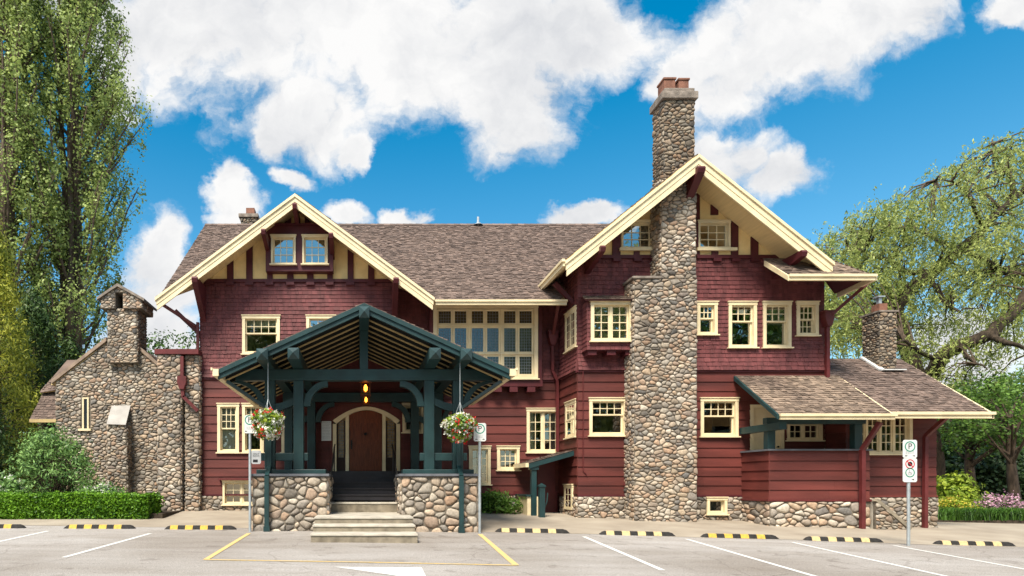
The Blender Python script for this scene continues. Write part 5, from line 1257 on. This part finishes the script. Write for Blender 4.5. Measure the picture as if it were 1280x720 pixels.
shrub('flowering_shrub', 'pink flowering plant in the right hand garden bed', X(1248,22.2), 22.2, .95, .6, .62, L_MID, 64, 60, 30, .10, .12, .5, (.95, L_FLOW_P, 34, .10, .07), z0=R(-1.15))
shrub('flowering_shrub', 'yellow flowering plant behind the strap leaved grass', X(1196,22.4), 22.4, .8, .5, .6, L_LIME, 65, 40, 30, .10, .12, .5, (.5, leafmat('yellow_petal', (.6,.42,.04), (.8,.62,.1), .3, 2), 20, .08, .06), z0=R(-1.15))
for i, (px, D, lb) in enumerate(((1215,33,'dark glossy shrub mass left of the garden trunks'),(1290,31,'dark glossy shrub at the right edge behind the bed'),(1172,34,'mid green shrub just past the wing corner'))):
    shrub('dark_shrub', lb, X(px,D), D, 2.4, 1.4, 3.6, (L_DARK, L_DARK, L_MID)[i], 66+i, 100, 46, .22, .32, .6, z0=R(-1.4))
def strap_grass():
    rnd = random.Random(70); m = MB()
    for i in range(2600):
        x = rnd.uniform(X(1166,20.5), X(1300,20.5)); y = rnd.uniform(20.1, 21.6); z = R(-1.24)
        ln = rnd.uniform(.5, .8); a = rnd.uniform(0, 2*math.pi); w = .014; dx, dy = math.cos(a), math.sin(a); sx, sy = -dy*w, dx*w; q = []
        for k in range(5):
            t = k/4; q.append((x+dx*ln*.55*t**1.6, y+dy*ln*.55*t**1.6, z+ln*(t*.95-.42*t**2.6)))
        vs = []
        for k, p in enumerate(q): f = 1-k/4*.85; vs += [(p[0]-sx*f, p[1]-sy*f, p[2]), (p[0]+sx*f, p[1]+sy*f, p[2])]
        m.add(vs, [(2*k, 2*k+1, 2*k+3, 2*k+2) for k in range(4)])
    tag(m.build('grass', L_GRASS), 'clumped strap leaved grass edging the right garden bed', 'grass', kind='stuff')
strap_grass()
def beds():
    for a, b, c, d, z in ((-30, -5.75, 17.7, 24, R(-.88)), (17.4, 60, 20.15, 60, R(-1.23))):
        m = MB(); m.box(a, b, c, d, z-.8, z); struct(m.build('planting_bed', M_SOIL))
    m = MB(); m.box(X(600,20), X(652,20), 19.25, DM-.06, R(-1.3), R(-1.08)); struct(m.build('planting_bed', M_SOIL))
beds()
# trees across the lot, behind the viewer (they show in the window glass)
for i, (x, y, h, w) in enumerate(((-9,-12,18,5),(2,-16,17,5),(18,-10,21,6),(28,-11,21,6.5),(39,-12,20,6.5))):
    broad('lot_tree', ('leafy tree across the parking lot, first from the left', 'wide leafy tree across the parking lot behind the entrance', 'leafy tree across the lot facing the oriel', 'tallest leafy tree across the lot facing the chimney', 'leafy tree across the lot facing the right wing')[i], x, y, h, w, L_MID if i % 2 else L_WIL, 90+i, .35, .15, 300, 44, .5, .95, 0, 'trees across the parking lot')
# ================================================================== chapel and pier
def chapel():
    D = 22.0; zb = R(-1.1); x0, x1 = X(70,D), X(197,D); xc = X(148,D); za = Z(418,D); zle, zre = Z(478,D), Z(457,D)
    e = empty('stone_chapel', (xc, D, zb), 'fieldstone chapel with gabled belfry, lancet window and sloped stone cap', 'building')
    M = FRONT(D); lw = wh(103.5,497,111.5,536,D)
    m = MB(); poly = [(x0, zb), (x1, zb), (x1, zre), (xc, za), (x0, zle)]
    m.prism_xz(poly, D, D+.05, 1); stones(m, M, poly, .135, 400, [(lw[0]-.05, lw[1]+.05, lw[2]-.05, lw[3]+.05)])
    m.box(x0, x0+.05, D+.05, D+4, zb, zle, 1); m.box(x1-.05, x1, D+.05, D+4, zb, zre, 1); stones(m, RIGHT(x1), rect(D, D+4, zb, zre), .15, 403)
    stones(m, LEFT(x0), rect(D, D+.5, zb, zle), .15, 404, flip=True)
    m.build('wall', [M_STONE, M_MORT], e)
    # lancet
    k = MB(); k.mbox(M, lw[0], lw[0]+.055, lw[2], lw[3], .0, .05); k.mbox(M, lw[1]-.055, lw[1], lw[2], lw[3], .0, .05); k.mbox(M, lw[0]+.055, lw[1]-.055, lw[3]-.05, lw[3], .0, .049); k.mbox(M, lw[0]-.12, lw[1]+.1, lw[2]-.08, lw[2], .0, .11)
    wn = k.build('window', M_CREAM, e); k = MB(); k.mbox(M, lw[0]+.055, lw[1]-.055, lw[2], lw[3]-.05, .001, .012); k.build('pane', mk('dark_glass', (.01,.011,.013), .1, .1, 2), wn)
    # verge boards on the gable
    k = MB(); k.prism_xz([(x0-.12, zle-.06), (xc-.4, za-.26), (xc-.4, za-.12), (x0-.12, zle+.08)], D-.10, D+.10); k.prism_xz([(x1+.06, zre-.06), (xc+.4, za-.24), (xc+.4, za-.10), (x1+.06, zre+.08)], D-.10, D+.10); k.build('verge', mk('weathered_trim', (.26,.19,.14), .8, .2, 5), e)
    roof(e, [(x0-.2, D+4, zle-.05), (x0-.2, D, zle-.05), (xc, D, za+.0), (xc, D+4, za)], M_SHAKE, seed=410, thick=.06, expo=.2, width=.25)
    roof(e, [(x1+.1, D, zre-.03), (x1+.1, D+4, zre-.03), (xc, D+4, za), (xc, D, za)], M_SHAKE, seed=411, thick=.06, expo=.2, width=.25)
    # belfry
    b0, b1 = X(135,21.8), X(172,21.8); bz = Z(440,21.8)-.4; bt = Z(386,21.8)
    bf = stone_block('belfry', e, b0, b1, 21.75, 22.7, bz, bt, .12, 'fr', 420, h=.05)
    h0, h1, hzb, hze, hza = X(127,21.7), X(178,21.7), Z(386.5,21.7), Z(374,21.7), Z(359,21.7); hx = X(149,21.7); ar = wh(144.5,366,154,387,21.65)
    k = MB(); hx0, hx1, hz0, hz1 = ar[0], ar[1], ar[2], ar[3]; y0 = 21.62; y1 = 22.8
    k.prism_xz([(h0, hzb), (hx0, hzb), (hx0, hz1), (hx0, hza-.12), (h0, hze)], y0, y1, 1); k.prism_xz([(hx1, hzb), (h1, hzb), (h1, hze-.04), (hx1, hza-.06)], y0, y1, 1); k.prism_xz([(hx0, hz1), (hx1, hz1), (hx1, hza-.06), (hx, hza), (hx0, hza-.12)], y0, y1, 1); k.box(hx0, hx1, 22.35, 22.4, hzb, hz1, 1)
    stones(k, FRONT(y0), [(h0, hzb), (h1, hzb), (h1, hze-.04), (hx, hza), (h0, hze)], .105, 430, [(hx0, hx1, hzb-1, hz1)], h=.04); stones(k, RIGHT(h1), rect(y0, y1, hzb, hze-.04), .12, 431, h=.04)
    k.build('belfry_head', [M_STONE, M_MORT], bf)
    k = MB(); k.prism_xz([(h0-.10, hze-.07), (hx, hza-.02), (hx, hza+.09), (h0-.10, hze+.02)], y0-.1, y1+.1); k.prism_xz([(hx, hza-.02), (h1+.12, hze-.11), (h1+.12, hze-.02), (hx, hza+.09)], y0-.1, y1+.1); k.build('belfry_coping', M_CAPST, bf)
    # breast with sloped slab
    c0, c1 = X(135,21.6), X(159,21.6); ct = Z(531,21.6)
    st_ = stone_block('buttress', e, c0, c1, 21.55, D+.02, zb, ct, .13, 'flr', 440)
    k = MB(); pa, pb, pc, pd = P(133,530,21.45), P(157,531,21.45), P(162.5,509,21.93), P(139,509,21.93); n_ = Vector((0,.05,.07)); k.add([pa,pb,pc,pd,pa+n_*1.2,pb+n_*1.2,pc+n_*1.2,pd+n_*1.2], [(0,3,2,1),(4,5,6,7),(0,1,5,4),(1,2,6,5),(2,3,7,6),(3,0,4,7)]); k.build('sloped_cap', mk('pale_slab', (.33,.31,.285), .8, .1, 3), st_)
    # low side roofs on the left
    x2 = X(36,22.6)
    roof(e, [P(38,524,22.2), P(77,524,22.2), P(78,484,23.3), P(58,490,23.3)], M_SHAKE, seed=450, thick=.06, expo=.13)
    roof(e, [P(50,490,22.9), P(80,486,22.9), P(112,450,24.0), P(84,450,24.0)], M_SHAKE, seed=451, thick=.06, expo=.13)
    k = MB(); a, b = P(37,526,22.15), P(78,526,22.15); k.bar(a, b, .06, .12); k.build('fascia', M_RAFT, e)
    k = MB(); k.box(X(47,22.8), X(78,22.8), 22.8, 24.5, zb, Z(524,22.8)); k.build('wall', M_DARKW, e); 
    k = MB(); p = X(75,22.4); k.box(p-.06, p+.06, 22.3, 22.42, zb, Z(526,22.35)); k.build('post', M_RAFT, e)
chapel()
def pier():
    y = 19.6; zb = g(-6, y)-.1; xa, xb, xc_, xd = X(197,y), X(226,y), X(230.5,y), X(247.5,y); zt = Z(443,y)
    e = empty('stone_pier', ((xa+xd)/2, y, zb), 'tall cobblestone pier wall with maroon cap at the left of the house', 'wall')
    stone_block('pier', e, xa, xb, y, y+.9, zb, zt, .14, 'flr', 460); stone_block('pier', e, xc_, xd, y+.12, y+.9, zb, zt-.001, .14, 'flr', 470)
    m = MB(); m.box(xb-.02, xc_+.02, y+.5, y+.85, zb, Z(468,y+.5)); stones(m, FRONT(y+.5), rect(xb, xc_, zb, Z(468,y+.5)), .13, 475, mi=0); m.build('pier', [M_STONE, M_MORT], e)
    m = MB(); m.box(xa-.08, xd+.03, y-.08, y+.95, zt+.001, zt+.16); m.build('cap', M_MARP, e)
    m = MB(); x = X(228.5,y); yy = y-.06
    m.prism_xz([(x-.14, Z(471,y)), (x-.14, Z(479,y)), (x-.07, Z(487,y)), (x+.07, Z(487,y)), (x+.14, Z(479,y)), (x+.14, Z(471,y))], yy-.1, yy+.1); m.box(x-.05, x+.05, yy-.05, yy+.05, Z(471,y), Z(446,y)); m.bar((x, yy, Z(486,y)), (x+.04, yy, Z(497,y)), .1, .1); m.bar((x+.03, yy, Z(496,y)), (X(248,y), yy, Z(514,y)), .1, .1); m.build('downpipe', M_MARP, e)
pier()
# ================================================================== street furniture
def stop(loc, rz, yl, label):
    e = empty('parking_stop', loc, label, 'parking stop', 'black and yellow parking stops'); e.rotation_euler.z = rz
    m = MB(); Lh = .915; prof = [(-.085,0),(-.055,.085),(-.03,.10),(.03,.10),(.055,.085),(.085,0)]; xs_ = [-Lh, -Lh+.09]; cols = [0]
    x = -Lh+.18; xs_ = [(-Lh, .15), (-Lh+.07, .75), (-Lh+.15, 1)]; mi = [0, 0]
    seg = (2*Lh-.30)/8
    for i in range(8): xs_.append((-Lh+.15+seg*(i+1), 1)); mi.append(1 if i % 2 == 0 else 0)
    xs_ += [(Lh-.07, .75), (Lh, .15)]; mi += [0, 0]
    rings = []
    for x, s in xs_: rings.append([(x, p[0]*(.7+.3*s), p[1]*s) for p in prof])
    for (a, b), c in zip(zip(rings, rings[1:]), mi):
        n = len(a)
        for k in range(n-1):
            sk = .05 if c else 0
            m.add([a[k], b[k], b[k+1], a[k+1]], [(0,1,2,3)], 1 if (c and 1 <= k <= 4) or (c and k in (0,)) else 0)
    m.add(rings[0], [tuple(range(6))]); m.add(rings[-1], [tuple(range(6))[::-1]])
    o = m.build('rubber_block', [M_RUB, yl]); o.parent = e; return e
stops = [(-12,661,'black and yellow parking stop at the far left edge'),(125,661.5,'black and yellow parking stop in front of the hedge'),(251,662.5,'black and yellow parking stop beside the left porch sign'),
         (665,666.5,'faded parking stop between porch and lean-to entry'),(796,670,'faded parking stop in front of the big stone chimney'),(924,673.5,'parking stop in front of the small foundation window'),(1053.5,677.5,'parking stop before the right porch parapet, left of the tall sign'),(1217,682.5,'parking stop at the far right past the tall sign')]
s0 = {}
for px, py, lb in stops:
    p = on_ground(px, py-1); y = yrow(p.x) if abs(p.y-yrow(p.x)) < .5 else p.y; dz = (g(p.x+.5, p.y)-g(p.x-.5, p.y))
    fy = M_YELF if 'faded' in lb or px > 1000 else M_YEL; key = fy.name; loc = (p.x, p.y, g(p.x, p.y)-.004)
    if key not in s0: s0[key] = stop(loc, -.05 if px > 400 else -.01, fy, lb); q = s0[key]
    else: q = dup(s0[key], loc, lb)
    q.rotation_euler = (0, -dz, -.05 if px > 400 else -.01)
def text_to(mb, txt, size, M, u, z, d, mi, align='CENTER'):
    cu = bpy.data.curves.new('t', 'FONT'); cu.body = txt; cu.size = size; cu.align_x = align; cu.align_y = 'CENTER'; o = bpy.data.objects.new('t', cu); COL.objects.link(o)
    me = bpy.data.meshes.new_from_object(o); mb.add([M(u+v.co.x, z+v.co.y, d) for v in me.vertices], [tuple(p.vertices) for p in me.polygons], mi); bpy.data.objects.remove(o); bpy.data.meshes.remove(me)
def ring(mb, M, u, z, r0, r1, d, mi, n=28):
    vs = []
    for i in range(n): t = 2*math.pi*i/n; vs += [M(u+r0*math.cos(t), z+r0*math.sin(t), d), M(u+r1*math.cos(t), z+r1*math.sin(t), d)]
    mb.add(vs, [(2*i, 2*i+1, (2*i+3) % (2*n), (2*i+2) % (2*n)) for i in range(n)], mi)
def panel(mb, M, u, z0, z1, w, mi=0):
    c = .03; p = [(u-w/2+c, z0), (u+w/2-c, z0), (u+w/2, z0+c), (u+w/2, z1-c), (u+w/2-c, z1), (u-w/2+c, z1), (u-w/2, z1-c), (u-w/2, z0+c)]; n = 8
    vs = [M(a, b, 0) for a, b in p]+[M(a, b, .006) for a, b in p]; mb.add(vs, [tuple(range(8))[::-1], tuple(range(8, 16))]+[(i, (i+1) % n, n+(i+1) % n, n+i) for i in range(n)], mi)
def bars(mb, M, u, z, w, n, seed, mi, h=.012):
    rnd = random.Random(seed)
    for i in range(n):
        x = u-w/2
        while x < u+w/2-.02: l = rnd.uniform(.015, .05); mb.mbox(M, x, min(x+l, u+w/2), z-i*.028, z-i*.028+h, .0065, .0075, mi); x += l+.010
def parr(mb, M, u, z, s, mi, left=True):
    k = -1 if left else 1; mb.add([M(u+k*s, z, .008), M(u, z+s*.7, .008), M(u, z-s*.7, .008)], [(0,1,2)], mi); mb.mbox(M, min(u, u-k*s), max(u, u-k*s), z-s*.25, z+s*.25, .0065, .0078, mi)
def sign_p(mb, M, u, z0, z1, w):
    panel(mb, M, u, z0, z1, w); zc = z1-.145*(w/.31)
    ring(mb, M, u, zc, .098, .122, .0085, 1); text_to(mb, 'P', .19, M, u, zc, .0085, 3); bars(mb, M, u, z0+.15, w*.62, 3, 5, 4); parr(mb, M, u-.09, z0+.05, .03, 3, True); parr(mb, M, u+.09, z0+.05, .03, 3, False)
SM = [M_WHITE, M_SGREEN, M_SRED, M_SBLK, M_SGREY]
def sign(px_, py_, D, label, kind, group='parking signs on steel posts'):
    x = X(px_, D); zb = g(x, D); e = empty('parking_sign', (x, D, zb), label, 'sign', group); M = FRONT(D-.035)
    if kind == 'l': zt = Z(519,D)
    elif kind == 'r': zt = Z(529,D)
    else: zt = Z(550,D)
    p = MB(); p.tube([(x, D, zb-.05), (x, D, zt-.06)], .034, 10); p.build('post', M_METAL, e)
    m = MB()
    if kind in 'lr': sign_p(m, M, x, zt-.45, zt, .305 if kind == 'r' else .26); m.build('sign_panel', SM, e)
    else:
        sign_p(m, M, x, zt-.42, zt, .33); m.build('sign_panel', SM, e); m = MB(); z1 = zt-.425; z0 = zt-.98; panel(m, M, x, z0, z1, .33)
        for zc, mi, r in ((z1-.135, 2, .11), (z1-.335, 1, .11)): ring(m, M, x, zc, r-.022, r, .0085, mi)
        zc = z1-.135; ring(m, M, x, zc, .0, .055, .0082, 3); m.add([M(x-.075, zc+.06, .009), M(x-.06, zc+.075, .009), M(x+.075, zc-.06, .009), M(x+.06, zc-.075, .009)], [(0,1,2,3)], 2)
        zc = z1-.335     # wheelchair symbol
        ring(m, M, x-.005, zc-.02, .028, .040, .0085, 4, 18); ring(m, M, x-.015, zc+.06, 0, .014, .0085, 4, 12); m.mbox(M, x-.022, x-.008, zc-.015, zc+.045, .0065, .0085, 4); m.mbox(M, x-.008, x+.032, zc-.012, zc+.0, .0065, .0085, 4); m.mbox(M, x+.024, x+.036, zc-.05, zc-.012, .0065, .0085, 4); parr(m, M, x+.07, z0+.06, .03, 3, False)
        m.build('sign_panel', SM, e)
    if kind == 'l':
        m = MB(); panel(m, M, x+.16, Z(580,D), Z(563,D), .235, 0); bars(m, M, x+.16, Z(567,D), .17, 4, 8, 1); m.mbox(M, x+.08, x+.20, Z(578,D), Z(574.5,D), .0065, .008, 1); m.build('lower_panel', [M_SGREY, M_SBLK], e)
sign(312.5, 665, 15.05, 'steel post sign with a P disc and small grey plate by the left porch pedestal', 'l')
sign(599.5, 667, 15.05, 'steel post sign with a single P disc by the right porch pedestal', 'r')
sign(1135.5, 681, 14.15, 'tall steel post sign with P disc, red ring and green ring near the right wing', 't')
def bollard():
    D = 18.6; x = X(677,D); zb = g(x, D); e = empty('gate_post', (x, D, zb), 'dark green square post with pointed cap before the lean-to entry', 'post')
    m = MB(); w = .085; zt = Z(609,D); m.box(x-w, x+w, D-w, D+w, zb-.05, zt); m.build('shaft', M_GREEN, e, .008)
    m = MB(); q = w+.02; m.box(x-q, x+q, D-q, D+q, zt+.001, zt+.05); m.add([(x-q,D-q,zt+.05),(x+q,D-q,zt+.05),(x+q,D+q,zt+.05),(x-q,D+q,zt+.05),(x,D,zt+.13)], [(0,1,4),(1,2,4),(2,3,4),(3,0,4)]); m.build('cap', M_GREEN, e)
    m = MB(); m.tube([(x+w, D, Z(635,D)), (x+w+.08, D, Z(627,D)), (x+w+.10, D, Z(616,D))], .022, 6); m.build('hook', M_GREEN, e)
bollard()
def basket(px, py, ztop, D, seed, label):
    r = np.random.default_rng(seed); rnd = random.Random(seed); c = P(px, py, D); e = empty('hanging_basket', c, label, 'hanging basket', 'flower baskets hanging from the porch')
    m = MB(); m.lathe([(.0,-.26),(.12,-.23),(.20,-.13),(.235,0),(.22,.02),(0,.03)], c, 14); m.build('moss_bowl', mk('moss_liner', (.07,.045,.02), .95, .3, 14, bump=.8), e)
    m = MB()
    for k in range(3): t = k*2.1+.4; m.tube([c+Vector((.22*math.cos(t), .22*math.sin(t), .02)), c+Vector((0,0,.55))], .006, 5)
    m.tube([c+Vector((0,0,.55)), Vector((c.x, c.y, ztop))], .009, 5); m.build('chain', M_METAL, e)
    def shell_(n, lo): 
        p = []
        while len(p) < n:
            d = r.normal(size=3); d /= np.linalg.norm(d)
            p.append(np.array(c)+d*np.array((.335,.335,.30))*(1+.18*math.sin(3*math.atan2(d[1],d[0])+seed)+.12*math.sin(5*d[2]+seed))*rnd.uniform(lo, 1.1)+np.array((0,0,-.03)))
        return np.array(p)
    leaf_mesh('foliage', shell_(1500, .55), .085, L_BUSH, e, .6, seed, up=.4); leaf_mesh('foliage', shell_(1200, .8), .085, L_LIME, e, .6, seed+1, up=.4)
    def blooms(k, sd, n): return np.concatenate([cluster(r, q, n, sd) for q in shell_(k, 1.03)])
    leaf_mesh('white_flower', blooms(120, .022, 7), .055, L_FLOW_W, e, .9, seed+2, up=.4)['kind'] = 'stuff'; leaf_mesh('red_flower', blooms(30, .03, 8), .06, L_FLOW_R, e, .9, seed+3, up=.4)['kind'] = 'stuff'
basket(335, 527, R(2.95), 14.75, 81, 'flower basket with red and white blooms hanging beside the left porch post')
basket(575, 531, R(2.95), 14.75, 82, 'flower basket with red and white blooms hanging beside the right porch post')
